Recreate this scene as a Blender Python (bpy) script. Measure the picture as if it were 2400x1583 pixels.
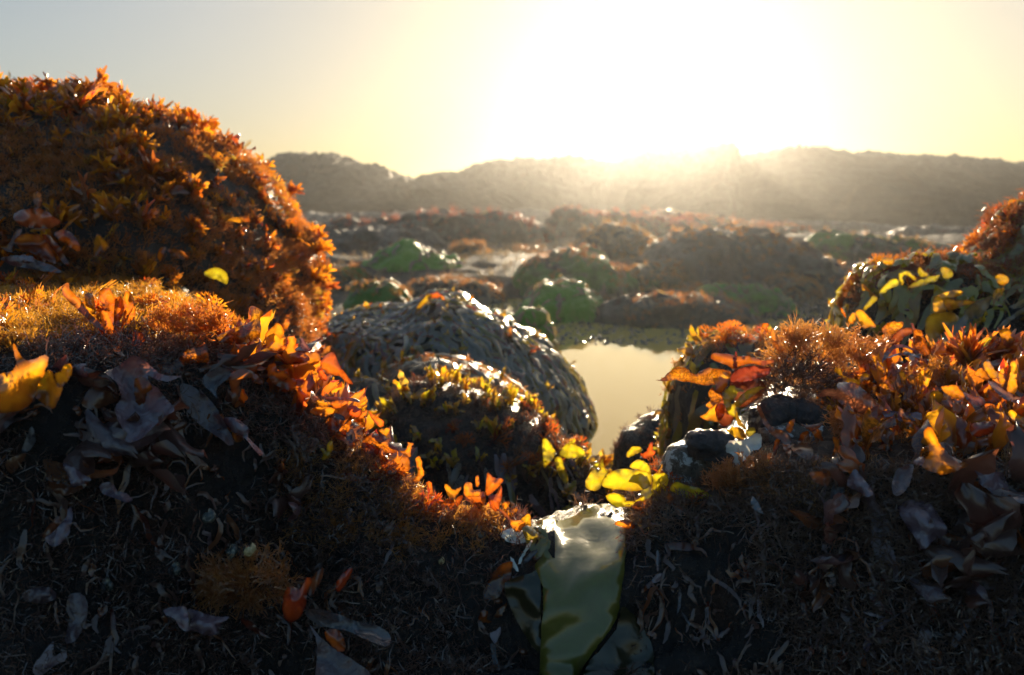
import bpy, bmesh, math, random
import numpy as np
from mathutils import Vector, Matrix, Quaternion
from mathutils.bvhtree import BVHTree
from mathutils.geometry import delaunay_2d_cdt

random.seed(7)
rng = np.random.default_rng(7)
scene = bpy.context.scene
for o in list(bpy.data.objects):
    bpy.data.objects.remove(o)
COL = scene.collection

# ------------------------------------------------------------------ camera
CAM_H = 0.46
PITCH = math.radians(9.55)
FOC = 1733.0                       # focal length in pixels of the 2400 wide photograph
cam_data = bpy.data.cameras.new('camera')
cam = bpy.data.objects.new('camera', cam_data)
COL.objects.link(cam)
cam.location = (0, 0, CAM_H)
cam.rotation_euler = (math.pi / 2 - PITCH, 0, 0)
cam_data.sensor_width = 36.0
cam_data.lens = 36.0 * FOC / 2400.0
cam_data.clip_start = 0.02
cam_data.clip_end = 500.0
cam_data.dof.use_dof = True
cam_data.dof.focus_distance = 0.58
cam_data.dof.aperture_fstop = 8.0
scene.camera = cam

# ------------------------------------------------------------------ sky and sun
SUN_EL = math.radians(9.2)
SUN_AZ = math.radians(10.5)        # to the right of straight ahead
world = bpy.data.worlds.new('World')
scene.world = world
world.use_nodes = True
wn, wl = world.node_tree.nodes, world.node_tree.links
bg = wn['Background']
sky = wn.new('ShaderNodeTexSky')
sky.sky_type = 'NISHITA'
sky.sun_disc = False
sky.sun_elevation = SUN_EL
sky.sun_rotation = SUN_AZ
sky.altitude = 0.0
sky.air_density = 1.0
sky.dust_density = 3.0
sky.ozone_density = 2.0
bg.inputs['Strength'].default_value = 0.15
soft = wn.new('ShaderNodeGamma')                            # compresses sky brightness: smaller sun glow, more fill light
soft.inputs['Gamma'].default_value = 0.41
wl.new(sky.outputs['Color'], soft.inputs['Color'])
sat = wn.new('ShaderNodeHueSaturation')
sat.inputs['Saturation'].default_value = 1.9
wl.new(soft.outputs['Color'], sat.inputs['Color'])
wl.new(sat.outputs['Color'], bg.inputs['Color'])

sun_data = bpy.data.lights.new('sun', 'SUN')
sun_data.energy = 4.5
sun_data.angle = math.radians(0.53)
sun_data.color = (1.0, 0.80, 0.54)
sun = bpy.data.objects.new('sun', sun_data)
COL.objects.link(sun)
SUN_DIR = Vector((math.sin(SUN_AZ) * math.cos(SUN_EL), math.cos(SUN_AZ) * math.cos(SUN_EL), math.sin(SUN_EL)))
sun.rotation_euler = SUN_DIR.to_track_quat('Z', 'Y').to_euler()
sun.location = (3, 12, 6)

scene.view_settings.view_transform = 'Standard'
scene.view_settings.look = 'None'
scene.view_settings.gamma = 1.0
scene.view_settings.exposure = 1.02
scene.view_settings.use_curve_mapping = False
scene.cycles.use_denoising = True
scene.cycles.max_bounces = 6
scene.cycles.diffuse_bounces = 3
scene.cycles.glossy_bounces = 3
scene.cycles.transmission_bounces = 5
scene.cycles.volume_bounces = 0
scene.cycles.transparent_max_bounces = 6
scene.cycles.sample_clamp_indirect = 4.0
scene.cycles.caustics_reflective = False
scene.cycles.caustics_refractive = False

# ------------------------------------------------------------------ pixel <-> place
CP, SP = math.cos(PITCH), math.sin(PITCH)

def W(px, py, d):
    """point in the scene seen at pixel (px, py) of the photograph, d metres ahead of the camera"""
    a = (px - 1200.0) / FOC
    b = (791.5 - py) / FOC
    dy = CP + SP * b
    dz = -SP + CP * b
    t = d / dy
    return Vector((a * t, d, CAM_H + dz * t))

def Wn(px, py, d):
    px, py, d = np.broadcast_arrays(np.asarray(px, float), np.asarray(py, float), np.asarray(d, float))
    a = (px - 1200.0) / FOC
    b = (791.5 - py) / FOC
    t = d / (CP + SP * b)
    return np.stack([a * t, d, CAM_H + (-SP + CP * b) * t], -1)

def project(P):
    P = np.asarray(P, float)
    x, y, z = P[..., 0], P[..., 1], P[..., 2] - CAM_H
    f = y * CP - z * SP
    u = y * SP + z * CP
    f = np.where(f < 1e-3, 1e-3, f)
    return 1200 + FOC * x / f, 791.5 - FOC * u / f, f

# ------------------------------------------------------------------ numpy noise
_perm = np.random.default_rng(3).random((32, 32, 32)) * 2 - 1

def vnoise(P):
    P = np.asarray(P, float)
    i = np.floor(P).astype(int)
    f = P - i
    f = f * f * f * (f * (f * 6 - 15) + 10)
    i0 = i & 31
    i1 = (i + 1) & 31
    x0, y0, z0 = i0[..., 0], i0[..., 1], i0[..., 2]
    x1, y1, z1 = i1[..., 0], i1[..., 1], i1[..., 2]
    fx, fy, fz = f[..., 0], f[..., 1], f[..., 2]
    L = lambda a, b, t: a + (b - a) * t
    return L(L(L(_perm[x0, y0, z0], _perm[x1, y0, z0], fx), L(_perm[x0, y1, z0], _perm[x1, y1, z0], fx), fy),
             L(L(_perm[x0, y0, z1], _perm[x1, y0, z1], fx), L(_perm[x0, y1, z1], _perm[x1, y1, z1], fx), fy), fz)

def fbm(P, octaves=5, gain=0.5, ridged=False):
    P = np.asarray(P, float)
    s, a, tot = 0, 1.0, 0.0
    for k in range(octaves):
        n = vnoise(P * (2.03 ** k) + 17.3 * k)
        if ridged:
            n = 1 - 2 * np.abs(n)
        s = s + a * n
        tot += a
        a *= gain
    return s / tot

# ------------------------------------------------------------------ objects
def tag(o, label=None, cat=None, group=None, kind=None):
    if label: o['label'] = label
    if cat: o['category'] = cat
    if group: o['group'] = group
    if kind: o['kind'] = kind
    return o

def mesh_np(name, V, F, mat=None, smooth=True, tip=None, rim=None):
    """V (n,3); F (m,3) or (m,4)"""
    V = np.ascontiguousarray(V, np.float32)
    F = np.ascontiguousarray(F, np.int32)
    me = bpy.data.meshes.new(name)
    n, k = F.shape
    me.vertices.add(len(V))
    me.vertices.foreach_set('co', V.ravel())
    me.loops.add(n * k)
    me.loops.foreach_set('vertex_index', F.ravel())
    me.polygons.add(n)
    me.polygons.foreach_set('loop_start', np.arange(0, n * k, k, dtype=np.int32))
    me.polygons.foreach_set('loop_total', np.full(n, k, np.int32))
    me.polygons.foreach_set('use_smooth', np.full(n, smooth, bool))
    for nm, arr in (('tip', tip), ('rim', rim)):
        at = me.attributes.new(nm, 'FLOAT', 'POINT')
        at.data.foreach_set('value', np.ones(len(V), np.float32) if arr is None else np.ascontiguousarray(arr, np.float32))
    me.update(calc_edges=True)
    me.validate()
    if mat: me.materials.append(mat)
    return me

def obj(name, me, parent=None, loc=None):
    o = bpy.data.objects.new(name, me)
    COL.objects.link(o)
    if parent is not None: o.parent = parent
    if loc is not None: o.location = loc
    return o

def empty(name, loc, label, cat, group=None):
    o = bpy.data.objects.new(name, None)
    COL.objects.link(o)
    o.location = loc
    o.empty_display_size = 0.02
    return tag(o, label, cat, group)

def grid_faces(nu, nv, closed_u=False):
    i = np.arange(nu if closed_u else nu - 1)[:, None]
    j = np.arange(nv - 1)[None, :]
    a = i * nv + j
    b = ((i + 1) % nu) * nv + j
    return np.stack([a, b, b + 1, a + 1], -1).reshape(-1, 4)

def grid_normals(G):
    du = np.gradient(G, axis=0)
    dv = np.gradient(G, axis=1)
    n = np.cross(du, dv)
    l = np.linalg.norm(n, axis=-1, keepdims=True)
    return n / np.maximum(l, 1e-9)

def resample(pts, n):
    pts = np.asarray(pts, float)
    # Catmull-Rom smoothing then even spacing
    P = np.vstack([2 * pts[0] - pts[1], pts, 2 * pts[-1] - pts[-2]])
    out = []
    for i in range(1, len(P) - 2):
        for t in np.linspace(0, 1, 10, endpoint=False):
            a, b, c, d = P[i - 1], P[i], P[i + 1], P[i + 2]
            out.append(0.5 * ((2 * b) + (c - a) * t + (2 * a - 5 * b + 4 * c - d) * t * t + (3 * b - a - 3 * c + d) * t ** 3))
    out.append(P[-2])
    out = np.array(out)
    s = np.r_[0, np.cumsum(np.linalg.norm(np.diff(out, axis=0), axis=1))]
    q = np.linspace(0, s[-1], n)
    return np.stack([np.interp(q, s, out[:, k]) for k in range(out.shape[1])], -1)

class Surf:
    """triangles of a rock for scattering and for draping weed over it"""
    def __init__(self, V, F):
        self.V = np.asarray(V, float)
        T = np.vstack([F[:, [0, 1, 2]], F[:, [0, 2, 3]]]) if F.shape[1] == 4 else F
        a, b, c = self.V[T[:, 0]], self.V[T[:, 1]], self.V[T[:, 2]]
        n = np.cross(b - a, c - a)
        l = np.linalg.norm(n, axis=1)
        ok = l > 1e-12
        self.T, self.a, self.b, self.c = T[ok], a[ok], b[ok], c[ok]
        self.n = n[ok] / l[ok][:, None]
        self.area = l[ok] * 0.5
        self.bvh = BVHTree.FromPolygons([Vector(v) for v in self.V], [tuple(int(x) for x in f) for f in F])
    def sample(self, n, keep=None, seed=0):
        r = np.random.default_rng(seed)
        w = self.area.copy()
        if keep is not None:
            w = w * keep((self.a + self.b + self.c) / 3, self.n)
        if w.sum() <= 0:
            return np.zeros((0, 3)), np.zeros((0, 3))
        i = r.choice(len(w), n, p=w / w.sum())
        u, v = r.random(n), r.random(n)
        m = u + v > 1
        u[m], v[m] = 1 - u[m], 1 - v[m]
        P = self.a[i] + (self.b[i] - self.a[i]) * u[:, None] + (self.c[i] - self.a[i]) * v[:, None]
        return P, self.n[i]

ROCKS = {}

def contour_rock(contour, d, ry, nu=120, nv=60, p=2.4, rough=0.05, freq=3.0, seed=0, base=-0.12, lean=0.0, slab=0.0, crag=0.0):
    """solid rock: the outline (pixels, left foot over the top to right foot) at distance d, rounded off over +-ry in depth"""
    C = resample([list(W(x, y, d)) for x, y in contour], nu)
    C[:, 1] = 0
    cx = 0.5 * (C[0, 0] + C[-1, 0])
    cx = np.clip(np.average(C[:, 0]), C[:, 0].min(), C[:, 0].max())
    C[0, 2] = C[-1, 2] = base
    C[:, 2] = np.maximum(C[:, 2], base)
    phi = np.linspace(0.0, math.pi, nv)
    t = -np.cos(phi)
    s = np.maximum(1 - np.abs(t) ** p, 0) ** (1 / p)
    G = np.zeros((nu, nv, 3))
    G[:, :, 0] = cx + (C[:, 0][:, None] - cx) * s[None, :]
    G[:, :, 1] = d + t[None, :] * ry + lean * (C[:, 2][:, None] - base)
    G[:, :, 2] = base + (C[:, 2][:, None] - base) * s[None, :]
    N = grid_normals(G)
    # outward
    cen = np.array([cx, d, base])
    if np.mean(np.sum(N * (G - cen), -1)) < 0: N = -N
    Q = G + seed * 11.7
    disp = fbm(Q * freq, 5) * rough + fbm(Q * freq * 3.7, 4, ridged=True) * rough * 0.35
    if crag:
        disp += (fbm(Q * freq * 2.1 + 3.3, 5, ridged=True) - 0.2) * rough * crag + (np.abs(vnoise(Q * freq * 6.3)) - 0.25) * rough * crag * 0.6
    if slab:
        zz = G[:, :, 2] / slab + fbm(Q * freq * 0.5, 3) * 1.2
        disp += (np.abs((zz % 1.0) - 0.5) - 0.25) * rough * 1.2
    fade = np.clip(s * 2.5, 0, 1)[None, :]
    G = G + N * (disp * fade)[..., None]
    V = G.reshape(-1, 3)
    F = grid_faces(nu, nv)
    # floor underneath
    F2 = []
    for j in range(nv - 1):
        F2.append([(nu - 1) * nv + j, j, j + 1, (nu - 1) * nv + j + 1])
    F = np.vstack([F, np.array(F2)])
    a, b, c = V[F[:, 0]], V[F[:, 1]], V[F[:, 2]]
    nn = np.cross(b - a, c - a)
    mid = (V[F].mean(1) - cen)
    if np.sum(nn * mid) < 0: F = F[:, ::-1]
    return V, F

# ------------------------------------------------------------------ materials
MATS = {}

def nt(name):
    m = bpy.data.materials.new(name)
    m.use_nodes = True
    N, L = m.node_tree.nodes, m.node_tree.links
    MATS[name] = m
    return m, N, L, N['Principled BSDF'], N['Material Output']

def noise_node(N, L, scale, detail=6, rough=0.6, coord='Object', dist=0.0):
    tc = N.new('ShaderNodeTexCoord')
    n = N.new('ShaderNodeTexNoise')
    n.inputs['Scale'].default_value = scale
    n.inputs['Detail'].default_value = detail
    n.inputs['Roughness'].default_value = rough
    n.inputs['Distortion'].default_value = dist
    L.new(tc.outputs[coord], n.inputs['Vector'])
    return n

def ramp(N, L, src, stops):
    r = N.new('ShaderNodeValToRGB')
    e = r.color_ramp.elements
    while len(e) < len(stops): e.new(0.5)
    for k, (p, c) in enumerate(stops):
        e[k].position = p
        e[k].color = (c[0], c[1], c[2], 1) if isinstance(c, (tuple, list)) else (c, c, c, 1)
    L.new(src, r.inputs['Fac'])
    return r

def bump(N, L, height, strength, dist, bsdf, prev=None):
    b = N.new('ShaderNodeBump')
    b.inputs['Strength'].default_value = strength
    b.inputs['Distance'].default_value = dist
    L.new(height, b.inputs['Height'])
    if prev: L.new(prev.outputs['Normal'], b.inputs['Normal'])
    L.new(b.outputs['Normal'], bsdf.inputs['Normal'])
    return b

def rock_mat(name, stops, scale, rlo=0.25, rhi=0.7, bscale=40, bdist=0.004, bstr=0.7, patch=None, pscale=6, plo=0.55, phi=0.62, spec=0.5):
    m, N, L, B, O = nt(name)
    n1 = noise_node(N, L, scale, 8, 0.65)
    cr = ramp(N, L, n1.outputs['Fac'], stops)
    col = cr.outputs['Color']
    if patch:
        n2 = noise_node(N, L, pscale, 7, 0.7, dist=0.6)
        pr = ramp(N, L, n2.outputs['Fac'], [(plo, 0.0), (phi, 1.0)])
        mx = N.new('ShaderNodeMix'); mx.data_type = 'RGBA'
        L.new(pr.outputs['Color'], mx.inputs['Factor'])
        L.new(col, mx.inputs['A'])
        mx.inputs['B'].default_value = (*patch, 1)
        col = mx.outputs['Result']
    B.inputs['Specular IOR Level'].default_value = spec
    L.new(col, B.inputs['Base Color'])
    n3 = noise_node(N, L, bscale, 8, 0.7)
    rr = ramp(N, L, n3.outputs['Fac'], [(0.35, rlo), (0.7, rhi)])
    L.new(rr.outputs['Color'], B.inputs['Roughness'])
    b1 = bump(N, L, n3.outputs['Fac'], bstr, bdist, B)
    n4 = noise_node(N, L, bscale * 6, 4, 0.7)
    bump(N, L, n4.outputs['Fac'], bstr * 0.6, bdist * 0.3, B, b1)
    return m

def frond_mat(name, trans, dark, rough=0.22, spots=0.0, hue=0.014, val=0.4, base=(0.30, 0.15, 0.15), bscale=250, bdist=0.0006, bstr=0.35, tr2=None, spec=0.5, mottle=60, coat=0.4):
    """thin wet seaweed blade: dark glossy skin, light glows through it"""
    m, N, L, B, O = nt(name)
    oi = N.new('ShaderNodeObjectInfo')
    n1 = noise_node(N, L, mottle, 4, 0.6)
    mx = N.new('ShaderNodeMix'); mx.data_type = 'RGBA'
    rr = ramp(N, L, n1.outputs['Fac'], [(0.35, 0.0), (0.7, 1.0)])
    L.new(rr.outputs['Color'], mx.inputs['Factor'])
    t2 = tr2 or (trans[0] * 0.75, trans[1] * 0.5, trans[2] * 0.5)
    mx.inputs['A'].default_value = (*trans, 1)
    mx.inputs['B'].default_value = (*t2, 1)
    hs = N.new('ShaderNodeHueSaturation')
    L.new(mx.outputs['Result'], hs.inputs['Color'])
    mh = N.new('ShaderNodeMath'); mh.operation = 'MULTIPLY_ADD'
    L.new(oi.outputs['Random'], mh.inputs[0]); mh.inputs[1].default_value = 2 * hue; mh.inputs[2].default_value = 0.5 - hue
    L.new(mh.outputs[0], hs.inputs['Hue'])
    wnz = N.new('ShaderNodeTexWhiteNoise'); wnz.noise_dimensions = '1D'
    L.new(oi.outputs['Random'], wnz.inputs['W'])
    mv = N.new('ShaderNodeMath'); mv.operation = 'MULTIPLY_ADD'
    L.new(wnz.outputs['Value'], mv.inputs[0]); mv.inputs[1].default_value = val; mv.inputs[2].default_value = 1.0 - val
    L.new(mv.outputs[0], hs.inputs['Value'])
    col = hs.outputs['Color']
    if spots > 0:
        n2 = noise_node(N, L, 420, 3, 0.6)
        sr = ramp(N, L, n2.outputs['Fac'], [(0.46, 1.0 - spots), (0.56, 1.0)])
        ms = N.new('ShaderNodeMix'); ms.data_type = 'RGBA'; ms.blend_type = 'MULTIPLY'
        ms.inputs['Factor'].default_value = 1.0
        L.new(col, ms.inputs['A']); L.new(sr.outputs['Color'], ms.inputs['B'])
        col = ms.outputs['Result']
    # pigment: thick red stalk and base, thin paler blade, darker thickened rim
    at = N.new('ShaderNodeAttribute'); at.attribute_name = 'tip'
    tr = ramp(N, L, at.outputs['Fac'], [(0.0, base), (0.3, tuple(0.45 + 0.55 * q for q in base)), (0.8, (1, 1, 1))])
    ar = N.new('ShaderNodeAttribute'); ar.attribute_name = 'rim'
    rmp = ramp(N, L, ar.outputs['Fac'], [(0.0, (0.40, 0.28, 0.30)), (1.0, (1, 1, 1))])
    for rp in (tr, rmp):
        mm = N.new('ShaderNodeMix'); mm.data_type = 'RGBA'; mm.blend_type = 'MULTIPLY'
        mm.inputs['Factor'].default_value = 1.0
        L.new(col, mm.inputs['A']); L.new(rp.outputs['Color'], mm.inputs['B'])
        col = mm.outputs['Result']
    T = N.new('ShaderNodeBsdfTranslucent')
    L.new(col, T.inputs['Color'])
    B.inputs['Base Color'].default_value = (*dark, 1)
    B.inputs['Roughness'].default_value = rough
    B.inputs['Specular IOR Level'].default_value = spec
    B.inputs['Coat Weight'].default_value = coat
    B.inputs['Coat Roughness'].default_value = 0.09
    n3 = noise_node(N, L, bscale, 5, 0.6)
    b = bump(N, L, n3.outputs['Fac'], bstr, bdist, B)
    n4 = noise_node(N, L, bscale * 0.15, 3, 0.5)
    bump(N, L, n4.outputs['Fac'], bstr * 1.5, bdist * 4, B, b)
    A = N.new('ShaderNodeAddShader')
    L.new(B.outputs[0], A.inputs[0]); L.new(T.outputs[0], A.inputs[1])
    L.new(A.outputs[0], O.inputs['Surface'])
    return m

# rocks
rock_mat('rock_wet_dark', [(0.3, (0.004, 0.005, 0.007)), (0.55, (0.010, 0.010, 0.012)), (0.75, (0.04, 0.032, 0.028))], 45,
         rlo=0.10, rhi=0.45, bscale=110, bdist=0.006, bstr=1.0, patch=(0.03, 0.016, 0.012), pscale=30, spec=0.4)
rock_mat('rock_mound', [(0.3, (0.008, 0.008, 0.009)), (0.55, (0.02, 0.015, 0.013)), (0.75, (0.05, 0.03, 0.02))], 14,
         rlo=0.2, rhi=0.7, bscale=70, bdist=0.006, bstr=1.0)
rock_mat('rock_mid', [(0.3, (0.012, 0.014, 0.015)), (0.55, (0.03, 0.032, 0.03)), (0.75, (0.06, 0.055, 0.045))], 16,
         rlo=0.32, rhi=0.65, bscale=50, bdist=0.008, bstr=1.0)
rock_mat('rock_back', [(0.35, (0.02, 0.02, 0.018)), (0.5, (0.075, 0.07, 0.06)), (0.68, (0.20, 0.19, 0.165))], 6,
         rlo=0.4, rhi=0.8, bscale=22, bdist=0.05, bstr=1.0, patch=(0.08, 0.035, 0.02), pscale=3.5, plo=0.57)
rock_mat('rock_back_green', [(0.3, (0.022, 0.026, 0.018)), (0.5, (0.045, 0.05, 0.03)), (0.75, (0.09, 0.09, 0.06))], 6,
         rlo=0.3, rhi=0.75, bscale=26, bdist=0.03, bstr=1.0, patch=(0.065, 0.21, 0.022), pscale=2.6, plo=0.47, phi=0.57)
rock_mat('rock_green_top', [(0.3, (0.022, 0.03, 0.016)), (0.5, (0.05, 0.055, 0.03)), (0.75, (0.09, 0.10, 0.05))], 8,
         rlo=0.3, rhi=0.75, bscale=30, bdist=0.03, bstr=1.0, patch=(0.10, 0.32, 0.02), pscale=2.6, plo=0.36, phi=0.50)
rock_mat('rock_ridge', [(0.3, (0.018, 0.02, 0.018)), (0.5, (0.042, 0.042, 0.035)), (0.75, (0.085, 0.08, 0.065))], 0.8,
         rlo=0.5, rhi=0.85, bscale=3, bdist=0.25, bstr=1.0, patch=(0.07, 0.05, 0.035), pscale=0.6)
rock_mat('flat_mud', [(0.3, (0.02, 0.019, 0.016)), (0.5, (0.05, 0.045, 0.036)), (0.75, (0.09, 0.08, 0.06))], 4,
         rlo=0.45, rhi=0.85, bscale=18, bdist=0.04, bstr=1.0, spec=0.3, patch=(0.05, 0.09, 0.025), pscale=1.7, plo=0.58, phi=0.66)

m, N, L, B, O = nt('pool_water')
B.inputs['Base Color'].default_value = (0.62, 0.41, 0.11, 1)  # gold of the reflected sky painted into the base colour
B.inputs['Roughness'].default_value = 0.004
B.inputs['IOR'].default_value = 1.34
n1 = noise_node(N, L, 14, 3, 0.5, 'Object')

# ------------------------------------------------------------------ ground and water
def ground_height(X, Y):
    P = np.stack([X, Y, np.zeros_like(X)], -1)
    h = -0.10 + 0.0 * X
    # shelf of mud and rubble past the pool
    shelf = np.clip((Y - (2.62 - 0.35 * np.clip(X - 0.5, 0, 1.5) + 0.12 * vnoise(P * 1.7))) / 0.25, 0, 1)
    h = h + shelf * (0.094 + 0.022 * np.clip(Y - 3.3, 0, 7)) + 0.05 * np.clip((Y - 3.9) / 0.8, 0, 1) - 0.26 * np.clip((Y - 8.5) / 3.5, 0, 1)
    left = np.clip((-0.15 - X + 0.15 * vnoise(P * 2)) / 0.5, 0, 1) * np.clip((Y - 1.8) / 0.6, 0, 1)
    h = np.maximum(h, -0.10 + left * 0.13)
    h = h + (fbm(P * 1.3, 5) * 0.06 * np.clip((Y - 1.5) / 2, 0.1, 1) + fbm(P * 5, 4) * 0.02) * np.clip((Y - 2.4) / 0.6, 0.3, 1)
    h = h + (0.55 + fbm(P * 1.9 + 4.1, 5, ridged=True)) * 0.045 * np.clip((Y - 3.9) / 1.6, 0, 1)
    return h

ys = np.concatenate([np.linspace(-1.5, 1.0, 14), np.linspace(1.1, 6, 130), np.linspace(6.1, 14, 70), np.linspace(15, 60, 30)])
xs = np.concatenate([np.linspace(-60, -9, 24), np.linspace(-8.5, 8.5, 210), np.linspace(9, 60, 24)])
XX, YY = np.meshgrid(xs, ys, indexing='ij')
ZZ = ground_height(XX, YY)
G = np.stack([XX, YY, ZZ], -1)
Fg = grid_faces(len(xs), len(ys))
o = obj('tide_flat', mesh_np('tide_flat', G.reshape(-1, 3), Fg, MATS['flat_mud']))
tag(o, 'dark wet mud and rubble flat between the rocks', kind='structure')
GROUND = Surf(G.reshape(-1, 3), Fg)

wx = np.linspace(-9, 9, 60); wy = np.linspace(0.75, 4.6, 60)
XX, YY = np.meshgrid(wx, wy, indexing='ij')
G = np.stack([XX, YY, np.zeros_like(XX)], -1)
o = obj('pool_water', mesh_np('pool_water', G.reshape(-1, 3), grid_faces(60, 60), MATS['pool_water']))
tag(o, 'still tide pool with the golden sky reflection put into its colour', kind='structure')

# ------------------------------------------------------------------ rocks
def add_rock(name, contour, d, ry, mat, label, cat='rock', group=None, **kw):
    V, F = contour_rock(contour, d, ry, **kw)
    o = obj(name, mesh_np(name, V, F, MATS[mat]))
    tag(o, label, cat, group)
    ROCKS[label] = Surf(V, F)
    return o

RIDGE = [
    ('headland', [(120, 640), (240, 430), (420, 395), (560, 420), (650, 405), (690, 379), (740, 377), (800, 379), (840, 396), (900, 402), (950, 420), (985, 432), (1060, 470), (1150, 640)], 30.8, 4.5,
     'low grey rock hump of the far ridge beside the big orange mound'),
    ('headland', [(930, 640), (975, 450), (995, 420), (1020, 415), (1060, 412), (1082, 420), (1110, 400), (1160, 393), (1200, 386), (1280, 383), (1370, 382), (1378, 387), (1430, 387), (1460, 376), (1500, 369), (1560, 366), (1620, 364), (1628, 358), (1660, 357), (1694, 353), (1700, 384), (1702, 470), (1712, 640)], 29.5, 4.0,
     'long far rock ridge with a square notched step at its end, under the sun glow'),
    ('headland', [(1640, 640), (1660, 460), (1700, 387), (1730, 378), (1790, 364), (1830, 361), (1870, 366), (1900, 378), (1960, 376), (2000, 377), (2060, 381), (2150, 381), (2210, 392), (2300, 397), (2400, 398), (2550, 402), (2800, 380), (3200, 420), (3500, 640)], 30.6, 5.0,
     'broad far rock ridge sloping gently down to the right of the notch'),
]
for k, (n, c, d, ry, lab) in enumerate(RIDGE):
    add_rock(n, c, d, ry, 'rock_ridge', lab, 'headland', 'far rock ridge across the tide flat', nu=460, nv=110, p=3.2, rough=0.16, freq=0.7, seed=k + 1, base=-0.3, slab=0.7, crag=1.5)

BACK = [
    ([(640, 660), (700, 560), (760, 538), (850, 522), (870, 515), (1000, 512), (1150, 513), (1250, 525), (1300, 560), (1330, 640)], 8.0, 0.7, 'rock_back', 'long low ledge with a rusty red top edge in front of the far ridge'),
    ([(1260, 640), (1300, 500), (1380, 501), (1470, 515), (1560, 521), (1640, 540), (1720, 640)], 9.0, 0.6, 'rock_back', 'rust topped ledge below the notched ridge'),
    ([(1440, 620), (1500, 512), (1650, 517), (1850, 531), (1900, 545), (2020, 620)], 10.6, 0.6, 'rock_back', 'farthest thin ledge at the foot of the right ridge'),
    ([(1470, 740), (1500, 625), (1530, 583), (1600, 557), (1680, 547), (1760, 549), (1830, 566), (1900, 600), (1950, 640), (1975, 680), (1990, 740)], 4.8, 0.75, 'rock_back', 'broad smooth dark boulder behind the green oval rock'),
    ([(1345, 700), (1365, 575), (1400, 553), (1460, 550), (1500, 565), (1540, 600), (1570, 700)], 5.6, 0.4, 'rock_back', 'grey boulder with a pale rim between the ledge and the dark boulder'),
    ([(1195, 760), (1225, 655), (1260, 622), (1320, 606), (1370, 601), (1400, 612), (1430, 640), (1470, 668), (1500, 760)], 4.2, 0.4, 'rock_back_green', 'lumpy grey boulder with green foot right behind the domed green rock'),
    ([(1215, 800), (1240, 702), (1280, 677), (1330, 669), (1380, 690), (1408, 712), (1420, 790)], 3.35, 0.28, 'rock_green_top', 'domed rock with bright green top at the edge of the pool'),
    ([(740, 720), (850, 635), (900, 598), (960, 579), (1000, 591), (1060, 616), (1100, 642), (1135, 720)], 5.0, 0.45, 'rock_green_top', 'peaked mound with vivid green flank and pale weed ridge'),
    ([(990, 700), (1060, 592), (1110, 585), (1130, 606), (1150, 700)], 5.9, 0.35, 'rock_back', 'small squared rock behind the peaked green mound'),
    ([(1110, 700), (1150, 615), (1200, 602), (1260, 592), (1310, 640), (1330, 700)], 6.4, 0.4, 'rock_back', 'low brown rock between the peaked mound and the lumpy boulder'),
    ([(1430, 760), (1460, 660), (1490, 637), (1540, 628), (1575, 642), (1585, 672), (1600, 760)], 4.3, 0.25, 'rock_back_green', 'small grey boulder with an ochre rim against the dark boulder'),
    ([(1630, 780), (1655, 705), (1690, 688), (1750, 681), (1810, 690), (1845, 712), (1865, 780)], 3.5, 0.28, 'rock_green_top', 'green oval rock in front of the broad dark boulder'),
    ([(1790, 780), (1815, 680), (1850, 670), (1885, 695), (1905, 780)], 4.0, 0.2, 'rock_back', 'small round stone beside the green oval rock'),
    ([(1420, 790), (1470, 722), (1560, 706), (1640, 717), (1720, 735), (1780, 790)], 3.15, 0.22, 'rock_back', 'flat brown weed mat rock lying in the shallows'),
    ([(810, 800), (840, 705), (880, 682), (920, 684), (950, 710), (975, 800)], 2.8, 0.22, 'rock_back_green', 'small green streaked rock just behind the kelp boulder'),
    ([(1860, 680), (1900, 585), (1960, 562), (2020, 562), (2100, 573), (2200, 592), (2320, 612), (2480, 620), (2600, 690)], 6.0, 0.55, 'rock_back_green', 'long olive ledge below the right hand ridge'),
    ([(640, 740), (700, 640), (770, 628), (830, 648), (880, 740)], 4.3, 0.3, 'rock_back_green', 'low rock with green top beside the orange mound'),
    ([(1190, 830), (1212, 752), (1245, 742), (1275, 757), (1295, 830)], 2.35, 0.1, 'rock_green_top', 'little bright green knob at the shoulder of the kelp boulder'),
    ([(940, 740), (990, 668), (1060, 655), (1130, 668), (1190, 700), (1220, 760)], 4.0, 0.3, 'rock_back', 'flat brown rock in front of the peaked green mound'),
    ([(1560, 760), (1590, 700), (1640, 690), (1690, 702), (1720, 760)], 3.9, 0.2, 'rock_back', 'low brown stone beside the small ochre rimmed boulder'),
]
for k, (c, d, ry, mat, lab) in enumerate(BACK):
    add_rock('boulder', c, d, ry, mat, lab, 'boulder', 'boulders on the tide flat', nu=130, nv=70, p=2.3, rough=0.032 * math.sqrt(d), freq=5.0 / math.sqrt(d), seed=k + 5, base=-0.12, crag=0.7)

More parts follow.
